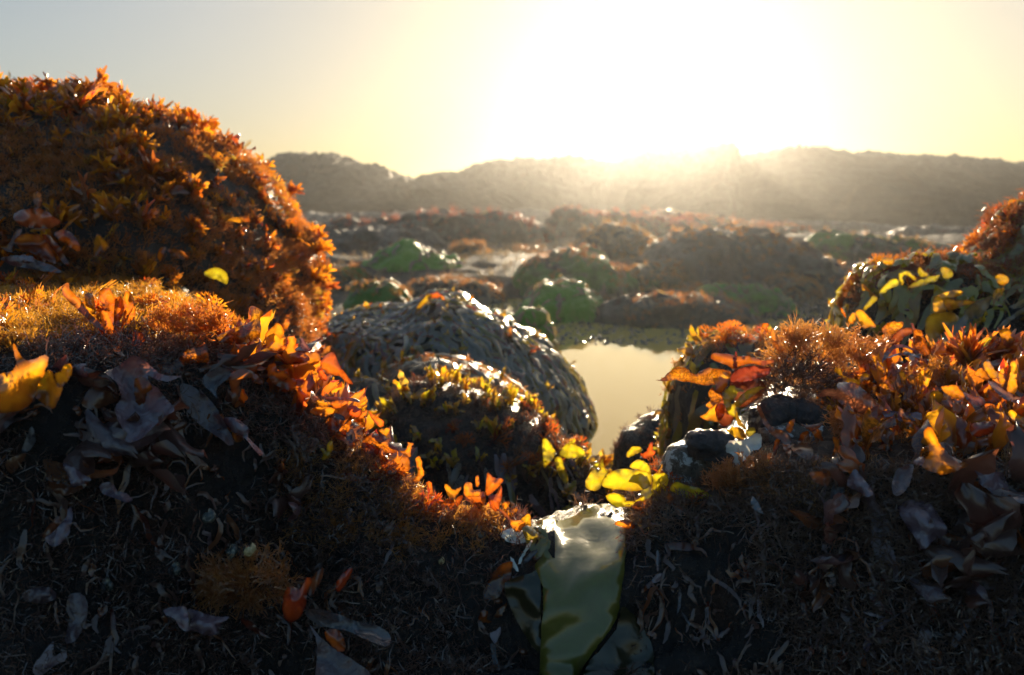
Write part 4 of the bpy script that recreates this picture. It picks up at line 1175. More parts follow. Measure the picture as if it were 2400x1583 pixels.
plant('brown and mauve ruffled blades low on the left ledge face', 'A2', 0.445, [
    ('brown', [(400, 1170), (470, 1170), (560, 1200), (640, 1170), (740, 1150), (820, 1220), (900, 1260), (1000, 1260), (1080, 1240), (1110, 1170), (1110, 1200), (1060, 1290), (960, 1330), (840, 1340), (800, 1400), (700, 1470), (600, 1500), (520, 1480), (450, 1400), (420, 1280)]),
    ('mauve', [(580, 1200), (680, 1240), (780, 1310), (840, 1350), (760, 1390), (670, 1420), (630, 1330)], -0.012),
    ('blue_grey', [(200, 1100), (240, 960), (290, 870), (320, 930), (320, 1010), (260, 1090)]),
    ('mauve', [(920, 1400), (1010, 1370), (1080, 1450), (1160, 1480), (1220, 1530), (1150, 1560), (1050, 1520), (940, 1480)]),
    ('brown', [(60, 1180), (160, 1130), (240, 1110), (200, 1200), (110, 1290), (60, 1260)])])
plant('mauve streaked strap curling below the ruffled blades', 'F', 0.435, [
    ('mauve', [(280, 560), (350, 500), (400, 440), (430, 370), (450, 400), (430, 520), (380, 590), (320, 610)]),
    ('brown', [(260, 540), (320, 460), (370, 420), (380, 470), (330, 530), (290, 570)], -0.006),
    ('purple', [(420, 920), (500, 900), (540, 960), (530, 1080), (470, 1190), (400, 1200), (430, 1060)]),
    ('mauve', [(200, 1380), (250, 1290), (330, 1200), (330, 1290), (400, 1260), (410, 1310), (330, 1350), (260, 1408)]),
    ('purple', [(140, 900), (230, 860), (320, 870), (350, 930), (260, 960), (160, 950)])])
plant('pale mauve folded blade lying on the lower left ledge face', 'F', 0.44, [
    ('mauve', [(1020, 1000), (1080, 985), (1150, 985), (1165, 1040), (1170, 1130), (1120, 1120), (1080, 1060), (1030, 1040)]),
    ('mauve', [(1165, 1000), (1230, 1010), (1310, 1040), (1420, 1048), (1370, 1090), (1350, 1140), (1300, 1165), (1220, 1140), (1170, 1130), (1180, 1060)])])
plant('red brown sprig above long purple straps at the bottom of the left ledge', 'F', 0.45, [
    ('red_orange', [(1760, 900), (1800, 860), (1860, 870), (1900, 800), (1930, 830), (1900, 900), (1890, 980), (1850, 1060), (1790, 1080), (1750, 1010)]),
    ('red_orange', [(2085, 830), (2130, 770), (2175, 740), (2180, 770), (2150, 830), (2110, 890), (2080, 880)]),
    ('brown', [(1900, 860), (1960, 770), (2000, 740), (2000, 800), (1960, 870), (1920, 920)]),
    ('blue_grey', [(1890, 1010), (1980, 1000), (2090, 1030), (2200, 1070), (2378, 1120), (2420, 1200), (2378, 1230), (2250, 1180), (2130, 1130), (2010, 1110), (1930, 1070)]),
    ('purple', [(1920, 1100), (1980, 1170), (2080, 1250), (2200, 1320), (2300, 1408), (2300, 1500), (1980, 1500), (1960, 1300), (1960, 1200)]),
    ('orange', [(2010, 1140), (2080, 1120), (2130, 1180), (2135, 1250), (2090, 1260), (2030, 1200)], -0.014),
    ('red', [(1490, 1060), (1560, 1080), (1620, 1140), (1680, 1180), (1610, 1160), (1520, 1110)])])
plant('cascade of thick glossy orange fronds tumbling down the edge of the left ledge', 'B', 0.565, [
    ('orange_spot', [(20, 290), (60, 260), (130, 230), (200, 210), (230, 170), (225, 110), (250, 100), (310, 140), (285, 180), (295, 240), (270, 290), (200, 330), (120, 330), (50, 320)]),
    ('yolk', [(70, 440), (105, 430), (100, 380), (130, 350), (165, 365), (190, 410), (190, 450), (150, 480), (100, 470)], -0.02),
    ('orange', [(320, 270), (370, 220), (390, 200), (430, 240), (425, 290), (380, 330), (330, 330)]),
    ('amber', [(330, 290), (370, 265), (410, 290), (440, 290), (440, 330), (390, 370), (330, 350)]),
    ('orange', [(400, 440), (430, 370), (460, 330), (455, 290), (490, 280), (510, 310), (500, 370), (560, 390), (590, 430), (540, 450), (460, 460)]),
    ('amber', [(560, 385), (620, 380), (655, 400), (650, 440), (610, 460), (560, 440), (530, 400)]),
    ('amber', [(330, 500), (340, 460), (380, 450), (390, 500), (440, 495), (470, 530), (510, 560), (500, 610), (440, 610), (380, 580), (340, 540)], -0.015),
    ('orange', [(655, 470), (670, 420), (710, 385), (740, 390), (780, 470), (800, 500), (855, 575), (820, 570), (770, 530), (720, 520), (690, 500)]),
    ('red_orange', [(640, 490), (660, 480), (700, 540), (690, 560), (650, 540)]),
    ('orange', [(590, 740), (640, 715), (700, 715), (760, 730), (765, 750), (700, 775), (630, 770)], -0.012),
    ('amber', [(600, 690), (660, 670), (720, 690), (720, 710), (640, 710)]),
    ('red_orange', [(720, 690), (770, 670), (830, 680), (800, 710), (750, 730)]),
    ('amber', [(880, 710), (920, 680), (940, 665), (945, 690), (910, 715)]),
    ('orange', [(950, 740), (990, 770), (1040, 800), (1040, 840), (1000, 830), (970, 790)]),
    ('red_orange', [(820, 720), (870, 710), (910, 740), (890, 780), (840, 770)]),
    ('orange', [(890, 780), (910, 745), (945, 740), (930, 780), (905, 790)]),
    ('orange_spot', [(740, 880), (780, 840), (845, 800), (840, 830), (820, 890), (780, 900)], -0.01),
    ('red_orange', [(690, 800), (740, 780), (760, 840), (740, 880), (700, 860)]),
    ('orange_spot', [(910, 930), (950, 895), (1000, 880), (1070, 900), (1085, 930), (1150, 940), (1140, 990), (1080, 1000), (1020, 990), (960, 980)]),
    ('amber', [(1010, 860), (1040, 850), (1080, 845), (1075, 880), (1050, 895)]),
    ('brown', [(560, 890), (600, 900), (665, 915), (660, 950), (610, 980), (590, 1010), (570, 960)], -0.015),
    ('brown', [(470, 850), (520, 860), (570, 900), (590, 1000), (570, 1060), (530, 1000), (500, 930)], -0.012),
    ('red_orange', [(340, 350), (420, 340), (520, 390), (580, 430), (500, 450), (420, 430)], 0.006),
    ('mauve', [(530, 300), (545, 295), (570, 330), (590, 365), (560, 370), (535, 350)]),
    ('purple', [(660, 655), (760, 655), (860, 662), (900, 690), (820, 675), (720, 672)], -0.004),
    ('blue_grey', [(735, 765), (760, 755), (805, 785), (800, 800), (760, 790)], -0.012),
    ('blue_grey', [(815, 880), (850, 850), (870, 890), (850, 940), (820, 920)], -0.008)])
plant('lacy red orange forked fronds at the tail of the cascade', 'B2', 0.56, [
    ('orange', [(1020, 1010), (1050, 930), (1080, 1020), (1100, 1060), (1160, 1070), (1180, 1110), (1120, 1120), (1060, 1070)]),
    ('orange', [(1225, 980), (1270, 980), (1300, 930), (1300, 895), (1355, 910), (1330, 960), (1330, 1040), (1270, 1020)]),
    ('orange', [(1380, 1080), (1390, 1035), (1430, 1040), (1440, 1110), (1460, 1190), (1440, 1240), (1390, 1300), (1340, 1270), (1400, 1190)]),
    ('red_orange', [(680, 1220), (740, 1190), (820, 1230), (900, 1180), (920, 1240), (1040, 1240), (1000, 1270), (860, 1295), (770, 1270)], -0.02),
    ('red', [(870, 900), (960, 920), (1030, 980), (1000, 1020), (930, 1010), (860, 960)]),
    ('red_orange', [(1180, 1040), (1260, 1030), (1320, 1060), (1320, 1160), (1280, 1230), (1200, 1200), (1160, 1120)]),
    ('red', [(1040, 1140), (1120, 1120), (1200, 1180), (1240, 1260), (1160, 1290), (1060, 1240)])])
plant('small yellow green blade tucked under the orange cascade', 'B2', 0.545, [
    ('kelp_yellow', [(455, 960), (490, 950), (510, 980), (530, 900), (570, 880), (585, 950), (560, 1010), (520, 1060), (470, 1070), (480, 1010)])], cat='kelp')
plant('red orange runner with upright forked fronds on the saddle', 'D', 0.57, [
    ('red_orange', [(160, 375), (250, 365), (330, 375), (400, 370), (450, 350), (480, 360), (540, 325), (530, 370), (480, 440), (460, 465), (430, 450), (400, 400), (330, 395), (250, 390), (170, 392)]),
    ('red_orange', [(290, 240), (330, 240), (330, 330), (310, 365), (290, 355), (305, 290)]),
    ('amber', [(415, 255), (450, 260), (480, 290), (525, 270), (530, 285), (490, 345), (440, 330)]),
    ('amber', [(555, 250), (600, 240), (615, 290), (665, 285), (660, 330), (600, 340), (555, 330)]),
    ('amber', [(630, 200), (655, 195), (655, 260), (635, 265)]),
    ('orange', [(700, 300), (710, 180), (725, 175), (760, 205), (820, 215), (800, 260), (760, 300), (720, 330)]),
    ('red_orange', [(720, 330), (770, 320), (800, 260), (815, 280), (810, 350), (780, 440), (730, 400)]),
    ('red', [(540, 340), (600, 345), (670, 330), (700, 400), (690, 460), (620, 400)]),
    ('red_orange', [(690, 470), (720, 370), (770, 390), (790, 440), (760, 480)]),
    ('red_orange', [(560, 330), (640, 320), (690, 300), (700, 380), (640, 390)]),
    ('orange', [(815, 390), (850, 370), (870, 385), (850, 430), (880, 430), (915, 405), (915, 440), (880, 480), (840, 460)]),
    ('red', [(640, 380), (720, 420), (740, 480), (690, 520), (620, 520), (590, 460)], 0.004)])
plant('small red orange triangular frond with an amber tip beside the big kelp blade', 'D', 0.545, [
    ('orange', [(870, 500), (960, 505), (970, 540), (925, 585), (890, 560)]),
    ('kelp_gold', [(940, 500), (1000, 455), (1015, 510), (1005, 550), (965, 550)]),
    ('red', [(780, 420), (820, 430), (880, 490), (900, 520), (860, 500), (800, 450)])])
plant('bright orange tongue hanging down beside the big kelp blade', 'D', 0.52, [
    ('orange', [(880, 785), (885, 830), (860, 930), (810, 1000), (770, 1040), (700, 1050), (685, 1010), (720, 920), (760, 850), (820, 800)]),
    ('red_orange', [(800, 830), (830, 850), (810, 920), (760, 1000), (740, 960), (770, 890)], -0.004)])
plant('small orange curls and a mauve scrap hanging below the orange tongue', 'D', 0.505, [
    ('orange', [(650, 1160), (680, 1120), (715, 1130), (715, 1180), (745, 1200), (700, 1210), (660, 1190)]),
    ('orange', [(760, 1160), (790, 1110), (845, 1070), (835, 1110), (800, 1170)]),
    ('mauve', [(730, 1280), (770, 1260), (805, 1230), (800, 1290), (760, 1350)]),
    ('blue_grey', [(735, 1350), (765, 1360), (780, 1450), (800, 1540), (760, 1500), (740, 1420)])])

# the big kelp blade: over the lip, then down the face, right margin folded back
def kelp_depth(V2, e):
    px, py = V2[:, 0], V2[:, 1]
    dy = np.interp(py, [1180, 1215, 1290, 1340, 1400, 1480, 1620], [0.125, 0.095, 0.045, 0.01, -0.018, -0.03, -0.045])
    dy += 0.010 * np.clip((px - 1425) / 40, 0, 1) ** 1.5 * np.clip((py - 1230) / 60, 0, 1)
    dy += -0.012 * np.exp(-((px - 1350) / 55) ** 2 - ((py - 1420) / 40) ** 2)
    dy += 0.008 * np.sin((py - 1200) / 55.0) * np.clip((py - 1250) / 100, 0, 1) + 0.004 * np.sin((px - 1200) / 37.0 + py / 90.0)
    return dy
kb = empty('kelp', W(1350, 1600, 0.5), 'big glossy blue green kelp blade draped over the saddle and down the rock face', 'kelp')
outline_blade('blade', 'D', [(1030, 560), (1060, 510), (1130, 485), (1230, 505), (1350, 450), (1430, 410), (1520, 390), (1590, 410), (1640, 470), (1665, 540), (1665, 700), (1650, 900), (1625, 1040), (1620, 1110), (1590, 1200), (1520, 1310), (1440, 1410), (1380, 1500), (1340, 1580), (1320, 1700), (1100, 1700), (1075, 1568), (1080, 1400), (1090, 1200), (1100, 1050), (1085, 930), (1040, 820), (1080, 760), (1130, 660), (1090, 600)],
              0.515, 'kelp_blade', kb, kelp_depth, grid=30, clamp=True, thick=0.0012)
kb = plant('narrow olive kelp sheet hanging at the side of the big blade', 'D', 0.525, [
    ('olive_dark', [(830, 950), (880, 900), (1000, 870), (1060, 850), (1080, 950), (1080, 1200), (1075, 1400), (1000, 1340), (930, 1220), (870, 1100)]),
    ('kelp_blade', [(875, 1010), (910, 1000), (950, 1080), (990, 1160), (960, 1190), (920, 1130)], -0.012)], cat='kelp', name='kelp', part='blade')
plant('dark olive kelp sheet spread behind the lower end of the big blade', 'D', 0.52, [
    ('olive_dark', [(1600, 1250), (1640, 1100), (1700, 1130), (1760, 1200), (1820, 1300), (1860, 1450), (1800, 1650), (1350, 1700), (1400, 1500), (1500, 1380)], 0.012)], cat='kelp', name='kelp', part='blade')
plant('curled olive kelp scrap on the saddle next to the pale wet film', 'D', 0.54, [
    ('olive', [(950, 550), (1010, 540), (1060, 600), (1040, 680), (1100, 600), (1130, 650), (1110, 720), (1060, 760), (1000, 700), (970, 620)]),
    ('kelp_gold', [(1040, 600), (1070, 585), (1120, 610), (1120, 640), (1080, 650)], -0.006)], cat='kelp', name='kelp', part='blade')
plant('wet film on the saddle stone with its mirrored sky put into the pale colour', 'D', 0.55, [
    ('pale_skin', [(800, 600), (850, 560), (920, 555), (970, 600), (990, 640), (940, 660), (860, 650)])])  # pale colour imitates bright sky mirrored in the wet film
plant('silvery torn weed shreds beside the olive kelp sheet', 'D', 0.53, [
    ('pale_skin', [(925, 790), (960, 720), (1010, 640), (1018, 660), (970, 740), (940, 800)]),
    ('blue_grey', [(960, 780), (1010, 720), (1060, 700), (1040, 740), (990, 790)]),
    ('pale_skin', [(870, 750), (900, 780), (930, 850), (905, 840), (880, 800)]),
    ('blue_grey', [(880, 890), (930, 880), (990, 910), (1000, 930), (930, 920)])])
plant('bright yellow curled kelp on the lip between saddle and right ledge', 'D', 0.565, [
    ('kelp_yellow', [(1385, 240), (1420, 170), (1470, 140), (1490, 150), (1485, 100), (1510, 70), (1520, 130), (1540, 170), (1510, 220), (1490, 280), (1440, 300), (1400, 280)]),
    ('kelp_yellow', [(1500, 240), (1540, 180), (1620, 145), (1720, 150), (1820, 170), (1850, 200), (1850, 240), (1810, 280), (1720, 300), (1620, 290), (1530, 280)], -0.012),
    ('kelp_yellow', [(1690, 130), (1740, 85), (1790, 90), (1830, 130), (1840, 180), (1760, 155)], 0.006),
    ('kelp_yellow', [(1850, 190), (1900, 175), (1950, 180), (1960, 220), (1950, 270), (1930, 320), (1880, 370), (1840, 320), (1850, 250)]),
    ('kelp_yellow', [(1530, 330), (1590, 310), (1650, 330), (1680, 370), (1760, 350), (1780, 290), (1840, 260), (1860, 310), (1800, 360), (1740, 400), (1640, 410), (1570, 390)], -0.014),
    ('kelp_gold', [(1880, 180), (1905, 130), (1920, 110), (1915, 150), (1900, 190)]),
    ('brown', [(1700, 400), (1760, 360), (1800, 350), (1820, 400), (1780, 440)], -0.016)], cat='kelp', name='kelp', part='blade')
plant('folded yellow kelp leaf against the crusted stone', 'D', 0.55, [
    ('kelp_yellow', [(1970, 280), (2010, 235), (2080, 255), (2170, 280), (2270, 340), (2180, 350), (2090, 350), (2000, 310)])], cat='kelp', name='kelp', part='blade')
plant('small rust coloured leaves on the lip below the yellow kelp', 'D', 0.54, [
    ('red_orange', [(1590, 520), (1640, 490), (1700, 510), (1735, 550), (1680, 560), (1620, 540)]),
    ('brown', [(1950, 330), (1980, 320), (1990, 370), (1960, 390)]),
    ('brown', [(1990, 370), (2020, 365), (2060, 420), (2040, 470), (2000, 420)]),
    ('red_orange', [(1940, 660), (2000, 650), (2090, 655), (2170, 690), (2090, 710), (2000, 700), (1950, 700)]),
    ('mauve', [(1740, 560), (1800, 520), (1850, 515), (1880, 530), (1810, 545)]),
    ('orange', [(1775, 1000), (1800, 950), (1850, 915), (1860, 930), (1810, 985)]),
    ('mauve', [(1840, 920), (1880, 870), (1920, 870), (1910, 910), (1870, 930)])])

plant('long orange speckled tongues reaching out over the pool', 'C3', 0.665, [
    ('orange_spot', [(80, 500), (130, 490), (200, 430), (270, 375), (340, 365), (400, 380), (450, 420), (500, 430), (570, 390), (640, 370), (760, 385), (840, 400), (870, 440), (800, 500), (720, 550), (600, 550), (480, 530), (380, 515), (270, 505), (140, 512)]),
    ('orange', [(655, 260), (680, 220), (740, 215), (820, 220), (920, 240), (1040, 245), (1120, 265), (1200, 290), (1310, 285), (1310, 310), (1200, 350), (1100, 330), (1020, 340), (940, 370), (890, 395), (840, 350), (760, 320), (690, 300)]),
    ('red', [(885, 270), (905, 250), (910, 200), (930, 205), (930, 280), (930, 380), (905, 420), (890, 350)], -0.006),
    ('red', [(860, 460), (940, 380), (1100, 350), (1280, 370), (1250, 450), (1100, 500), (960, 560), (870, 540)])])
plant('amber and orange leaves stacked below the long orange tongues', 'C3', 0.645, [
    ('amber', [(660, 440), (720, 470), (770, 430), (810, 410), (860, 450), (840, 520), (810, 580), (770, 640), (700, 620), (700, 560)]),
    ('orange_spot', [(630, 620), (680, 570), (700, 630), (770, 640), (780, 690), (740, 740), (680, 740), (640, 690)]),
    ('orange', [(540, 885), (600, 850), (640, 800), (690, 760), (760, 740), (800, 760), (790, 860), (740, 930), (650, 930), (590, 910)]),
    ('orange', [(600, 760), (640, 725), (700, 740), (680, 780), (640, 800)]),
    ('red', [(700, 780), (800, 700), (830, 800), (900, 860), (860, 960), (770, 980), (720, 900)], 0.006),
    ('red', [(860, 520), (1000, 520), (1130, 480), (1230, 560), (1200, 660), (1080, 740), (960, 790), (900, 700)], 0.01)])
plant('forked bright yellow kelp pair with small holes standing by the wet stone', 'C3', 0.62, [
    ('kelp_yellow', [(790, 640), (830, 580), (880, 552), (930, 580), (1000, 600), (990, 625), (940, 620), (920, 680), (890, 700), (860, 735), (890, 745), (910, 720), (905, 780), (920, 880), (880, 880), (820, 820), (785, 730)]),
    ('kelp_yellow', [(905, 860), (900, 760), (940, 690), (1020, 620), (1100, 575), (1220, 575), (1170, 600), (1110, 660), (1020, 720), (960, 780), (940, 870), (990, 960), (1040, 1020), (1000, 1010), (930, 950)])], cat='kelp', name='kelp', part='blade')
plant('olive yellow round kelp leaf behind the pale torn skin', 'C3', 0.605, [
    ('kelp_gold', [(770, 1080), (820, 1020), (890, 990), (960, 1000), (1010, 1050), (1030, 1110), (940, 1115), (860, 1095)]),
    ('olive', [(1020, 1040), (1060, 1000), (1110, 1000), (1120, 1050), (1070, 1100), (1030, 1090)])], cat='kelp', name='kelp', part='blade')
plant('torn pale blue white piece of weed lying on the crusted stone', 'C3', 0.575, [
    ('pale_skin', [(810, 1240), (830, 1150), (900, 1130), (1000, 1120), (1080, 1080), (1140, 1060), (1190, 1100), (1170, 1220), (1100, 1240), (1050, 1300), (980, 1360), (930, 1400), (900, 1360), (890, 1290)])], name='weed_scrap')
plant('pinkish orange branching fronds in front of the wet black stone', 'C3', 0.575, [
    ('mottled', [(1135, 745), (1175, 780), (1210, 860), (1270, 960), (1340, 1010), (1420, 1030), (1480, 1080), (1500, 1150), (1440, 1180), (1390, 1130), (1310, 1090), (1240, 1010), (1190, 920), (1150, 820)]),
    ('amber', [(1440, 1000), (1480, 930), (1520, 910), (1540, 930), (1520, 1000), (1490, 1060), (1450, 1030)]),
    ('orange', [(1460, 1200), (1560, 1150), (1600, 1060), (1680, 1040), (1700, 1140), (1730, 1240), (1700, 1330), (1620, 1320), (1540, 1260)]),
    ('mottled', [(1600, 960), (1700, 970), (1830, 950), (1800, 990), (1720, 1040), (1660, 1010)]),
    ('orange', [(1310, 1290), (1310, 1200), (1340, 1110), (1380, 1120), (1360, 1200), (1330, 1300)]),
    ('red_orange', [(1400, 1160), (1470, 1160), (1500, 1220), (1480, 1330), (1430, 1240)]),
    ('red_orange', [(1690, 1330), (1730, 1280), (1790, 1300), (1760, 1350), (1700, 1390)])])
plant('pink orange twisted frond standing alone in the brown turf', 'C3', 0.555, [
    ('orange', [(1925, 1100), (1960, 1090), (2000, 1130), (2010, 1200), (2000, 1290), (2030, 1370), (1980, 1425), (1930, 1380), (1920, 1290), (1950, 1210)])])
plant('small pale yellow curl of weed in the turf by the crusted stone', 'C3', 0.56, [
    ('kelp_yellow', [(1120, 1420), (1150, 1360), (1220, 1335), (1275, 1340), (1250, 1390), (1170, 1420)])])
plant('yellow orange horned frond above the mottled pink blade', 'C2', 0.61, [
    ('yolk', [(670, 250), (700, 235), (745, 265), (750, 300), (800, 330), (870, 340), (915, 330), (930, 295), (985, 300), (985, 335), (930, 360), (900, 395), (840, 400), (760, 370), (740, 320), (690, 290)])])
plant('large mottled pinkish brown blade with a pointed corner', 'C2', 0.585, [
    ('mottled', [(540, 500), (570, 440), (620, 425), (700, 430), (700, 380), (780, 370), (860, 380), (930, 430), (1010, 500), (1080, 570), (1140, 620), (1080, 670), (980, 680), (900, 650), (800, 620), (720, 550), (640, 500)]),
    ('mauve', [(1100, 640), (1160, 620), (1300, 640), (1440, 640), (1450, 700), (1300, 720), (1150, 690)], -0.006)])
plant('smooth orange strap with amber forked tip below the mottled blade', 'C2', 0.555, [
    ('orange', [(755, 650), (790, 620), (850, 640), (930, 690), (1000, 750), (1020, 800), (1000, 830), (940, 800), (860, 750), (790, 700)]),
    ('amber', [(1460, 760), (1470, 690), (1530, 640), (1580, 635), (1580, 670), (1520, 730), (1480, 800), (1400, 790), (1310, 740), (1280, 680), (1340, 690), (1390, 740)]),
    ('red_orange', [(1120, 720), (1160, 680), (1230, 690), (1250, 740), (1190, 780), (1130, 770)]),
    ('mottled', [(1250, 620), (1280, 610), (1320, 670), (1350, 710), (1300, 700), (1265, 670)])])
plant('big smooth yellow triangular frond on the right ledge lip', 'C2', 0.48, [
    ('yolk', [(1475, 840), (1490, 790), (1525, 768), (1560, 790), (1590, 860), (1640, 950), (1700, 1010), (1800, 1070), (1885, 1110), (1820, 1145), (1740, 1180), (1650, 1200), (1560, 1180), (1480, 1140), (1450, 1100), (1500, 1050), (1530, 980), (1510, 910)]),
    ('mauve', [(1385, 1090), (1440, 1040), (1480, 1050), (1470, 1110), (1440, 1120)]),
    ('mauve', [(1870, 1060), (1960, 1110), (2080, 1170), (2180, 1180), (2220, 1260), (2240, 1340), (2140, 1420), (2060, 1340), (1980, 1280), (1960, 1200), (1880, 1110)], 0.006)])
plant('orange folded leaf and long brown blade on the right ledge', 'C2', 0.565, [
    ('amber', [(1630, 410), (1700, 400), (1760, 390), (1800, 430), (1840, 480), (1820, 520), (1740, 510), (1670, 470)]),
    ('brown', [(1520, 620), (1600, 570), (1700, 520), (1780, 530), (1900, 560), (2000, 600), (1940, 640), (1820, 660), (1720, 690), (1600, 660)]),
    ('amber', [(1530, 470), (1590, 445), (1650, 480), (1640, 540), (1590, 580), (1540, 570)]),
    ('purple', [(1830, 460), (1920, 490), (2000, 500), (2030, 560), (1960, 580), (1880, 540)]),
    ('brown', [(1740, 700), (1860, 660), (2000, 650), (2080, 670), (2040, 720), (1900, 750), (1780, 740)])])
plant('cluster of narrow upright amber straps in the middle of the right ledge', 'C2', 0.605, [
    ('amber', [(1420, 470), (1430, 380), (1440, 290), (1470, 250), (1480, 290), (1465, 380), (1450, 470)]),
    ('amber', [(1470, 440), (1480, 330), (1510, 295), (1540, 320), (1520, 400), (1500, 470)]),
    ('amber', [(1240, 290), (1300, 275), (1320, 360), (1310, 400), (1280, 380)]),
    ('orange', [(1090, 340), (1140, 310), (1180, 350), (1220, 430), (1190, 440), (1140, 390)]),
    ('amber', [(1080, 400), (1130, 380), (1200, 430), (1265, 440), (1260, 490), (1190, 460)]),
    ('amber', [(1010, 130), (1050, 140), (1060, 200), (1120, 240), (1130, 300), (1090, 270), (1040, 220)], 0.03),
    ('amber', [(1020, 470), (1015, 410), (1045, 400), (1050, 440)]),
    ('brown', [(1330, 320), (1390, 310), (1400, 400), (1360, 380)]),
    ('brown', [(1370, 520), (1380, 410), (1420, 420), (1420, 540)]),
    ('orange', [(1040, 450), (1080, 470), (1140, 490), (1100, 520), (1060, 500)]),
    ('brown', [(1220, 400), (1240, 290), (1260, 300), (1270, 420), (1260, 470)])])
plant('tall orange bottle shaped frond and forked neighbours at the right edge', 'C2', 0.575, [
    ('amber', [(2010, 200), (2060, 180), (2110, 250), (2150, 300), (2130, 340), (2070, 330), (2030, 270)]),
    ('amber', [(2225, 450), (2240, 340), (2260, 250), (2255, 190), (2300, 180), (2320, 240), (2310, 340), (2320, 420), (2280, 480)]),
    ('orange', [(2020, 530), (2060, 510), (2050, 440), (2120, 450), (2200, 500), (2220, 560), (2110, 560)]),
    ('orange', [(1925, 300), (1990, 240), (2030, 270), (2070, 330), (2040, 350)]),
    ('amber', [(2140, 290), (2190, 300), (2210, 360), (2180, 420), (2150, 350)]),
    ('mauve', [(2050, 360), (2120, 380), (2220, 450), (2330, 500), (2400, 520), (2400, 560), (2250, 540), (2150, 480)], 0.004)])
plant('cupped orange and amber leaves crowding the right end of the ledge', 'C2', 0.53, [
    ('red_orange', [(1900, 740), (1980, 730), (2060, 720), (2120, 750), (2120, 800), (2050, 840), (1960, 860), (1900, 830)]),
    ('amber', [(1885, 975), (1930, 920), (2020, 880), (2120, 880), (2080, 930), (1980, 970)]),
    ('mottled', [(2120, 860), (2200, 850), (2280, 890), (2320, 960), (2290, 1050), (2250, 1060), (2200, 980)]),
    ('yolk', [(2230, 650), (2270, 620), (2330, 660), (2400, 720), (2400, 770), (2300, 730)]),
    ('amber', [(2290, 780), (2400, 790), (2400, 850), (2330, 830)]),
    ('red_orange', [(2020, 570), (2080, 560), (2140, 600), (2130, 660), (2060, 640)]),
    ('brown', [(2200, 1160), (2280, 1110), (2400, 1120), (2440, 1180), (2400, 1250), (2260, 1240)], -0.03)])
plant('deep red speckled blade in the hollow of the right ledge', 'C2', 0.55, [
    ('red_orange', [(720, 870), (780, 840), (880, 850), (890, 900), (960, 960), (970, 1010), (900, 1080), (830, 1040), (760, 960)]),
    ('red', [(880, 860), (980, 840), (1020, 900), (980, 970), (900, 920)])])
plant('mauve grey triangular blades drooping under the right lip', 'C2', 0.505, [
    ('brown', [(455, 1180), (540, 1170), (640, 1180), (620, 1300), (540, 1290), (470, 1240)]),
    ('mauve', [(800, 1230), (860, 1150), (920, 1220), (990, 1300), (1025, 1370), (960, 1400), (860, 1340), (790, 1300)]),
    ('blue_grey', [(640, 1380), (660, 1290), (740, 1240), (790, 1230), (790, 1300), (720, 1390), (640, 1450)]),
    ('purple', [(1190, 1340), (1220, 1180), (1300, 1120), (1380, 1110), (1370, 1220), (1330, 1320), (1250, 1390)])])
plant('wide mauve blade with dark scars hanging on the right ledge face', 'E', 0.475, [
    ('mauve', [(1595, 370), (1640, 330), (1720, 320), (1800, 350), (1850, 420), (1890, 480), (1900, 530), (1830, 570), (1750, 630), (1700, 550), (1640, 470)]),
    ('purple', [(1440, 400), (1500, 400), (1550, 410), (1540, 520), (1510, 570), (1560, 620), (1590, 710), (1600, 820), (1570, 820), (1560, 740), (1500, 740), (1440, 640), (1430, 530)]),
    ('red', [(1600, 740), (1700, 690), (1800, 650), (1900, 620), (1950, 600), (1900, 560), (1850, 580), (1760, 650)], -0.01)])
plant('grey mauve fingered weed low on the right ledge face', 'E', 0.455, [
    ('mauve', [(1380, 1220), (1420, 1150), (1480, 1090), (1500, 1060), (1350, 1020), (1360, 1010), (1500, 1040), (1540, 1060), (1610, 1020), (1560, 1070), (1510, 1110), (1450, 1180), (1410, 1260)]),
    ('purple', [(1600, 1440), (1680, 1290), (1720, 1180), (1750, 1110), (1810, 1150), (1780, 1230), (1720, 1330), (1700, 1440)]),
    ('purple', [(1930, 1200), (2000, 1080), (2080, 990), (2100, 1010), (2030, 1120), (1960, 1230)]),
    ('blue_grey', [(2140, 1300), (2170, 1200), (2230, 1120), (2220, 1190), (2180, 1270), (2160, 1330)])])
plant('thin blue grey strips hanging below the brown turf of the right lip', 'E', 0.50, [
    ('blue_grey', [(690, 310), (710, 310), (770, 410), (720, 390), (690, 360)]),
    ('blue_grey', [(260, 1010), (310, 1080), (300, 1105), (270, 1050)]),
    ('blue_grey', [(100, 640), (125, 660), (120, 740), (100, 760)]),
    ('blue_grey', [(240, 880), (255, 890), (250, 980), (232, 1030)])])
plant('bright orange back lit leaves behind the bushy brown tuft', 'C4', 0.745, [
    ('amber', [(30, 320), (50, 270), (110, 262), (180, 330), (240, 390), (290, 450), (280, 500), (200, 490), (130, 510), (80, 420)]),
    ('orange_spot', [(380, 490), (450, 440), (520, 410), (580, 420), (650, 425), (650, 480), (600, 520), (540, 570), (470, 630), (400, 665), (420, 600), (380, 550)]),
    ('red', [(450, 690), (500, 620), (580, 540), (650, 505), (750, 495), (775, 520), (770, 580), (700, 600), (640, 660), (560, 720), (480, 740)]),
    ('orange', [(-170, 250), (-150, 235), (-120, 280), (-95, 330), (-100, 370), (-130, 330)]),
    ('kelp_gold', [(-70, 420), (-40, 330), (20, 300), (30, 400), (-20, 450)], 0.02)])
plant('tall bright orange leaf with a curled stalk beside the red spiky tuft', 'C4', 0.735, [
    ('orange_spot', [(755, 440), (790, 445), (805, 500), (860, 520), (910, 560), (930, 620), (960, 680), (1000, 790), (1010, 850), (940, 860), (860, 800), (800, 740), (780, 660), (790, 560)])])
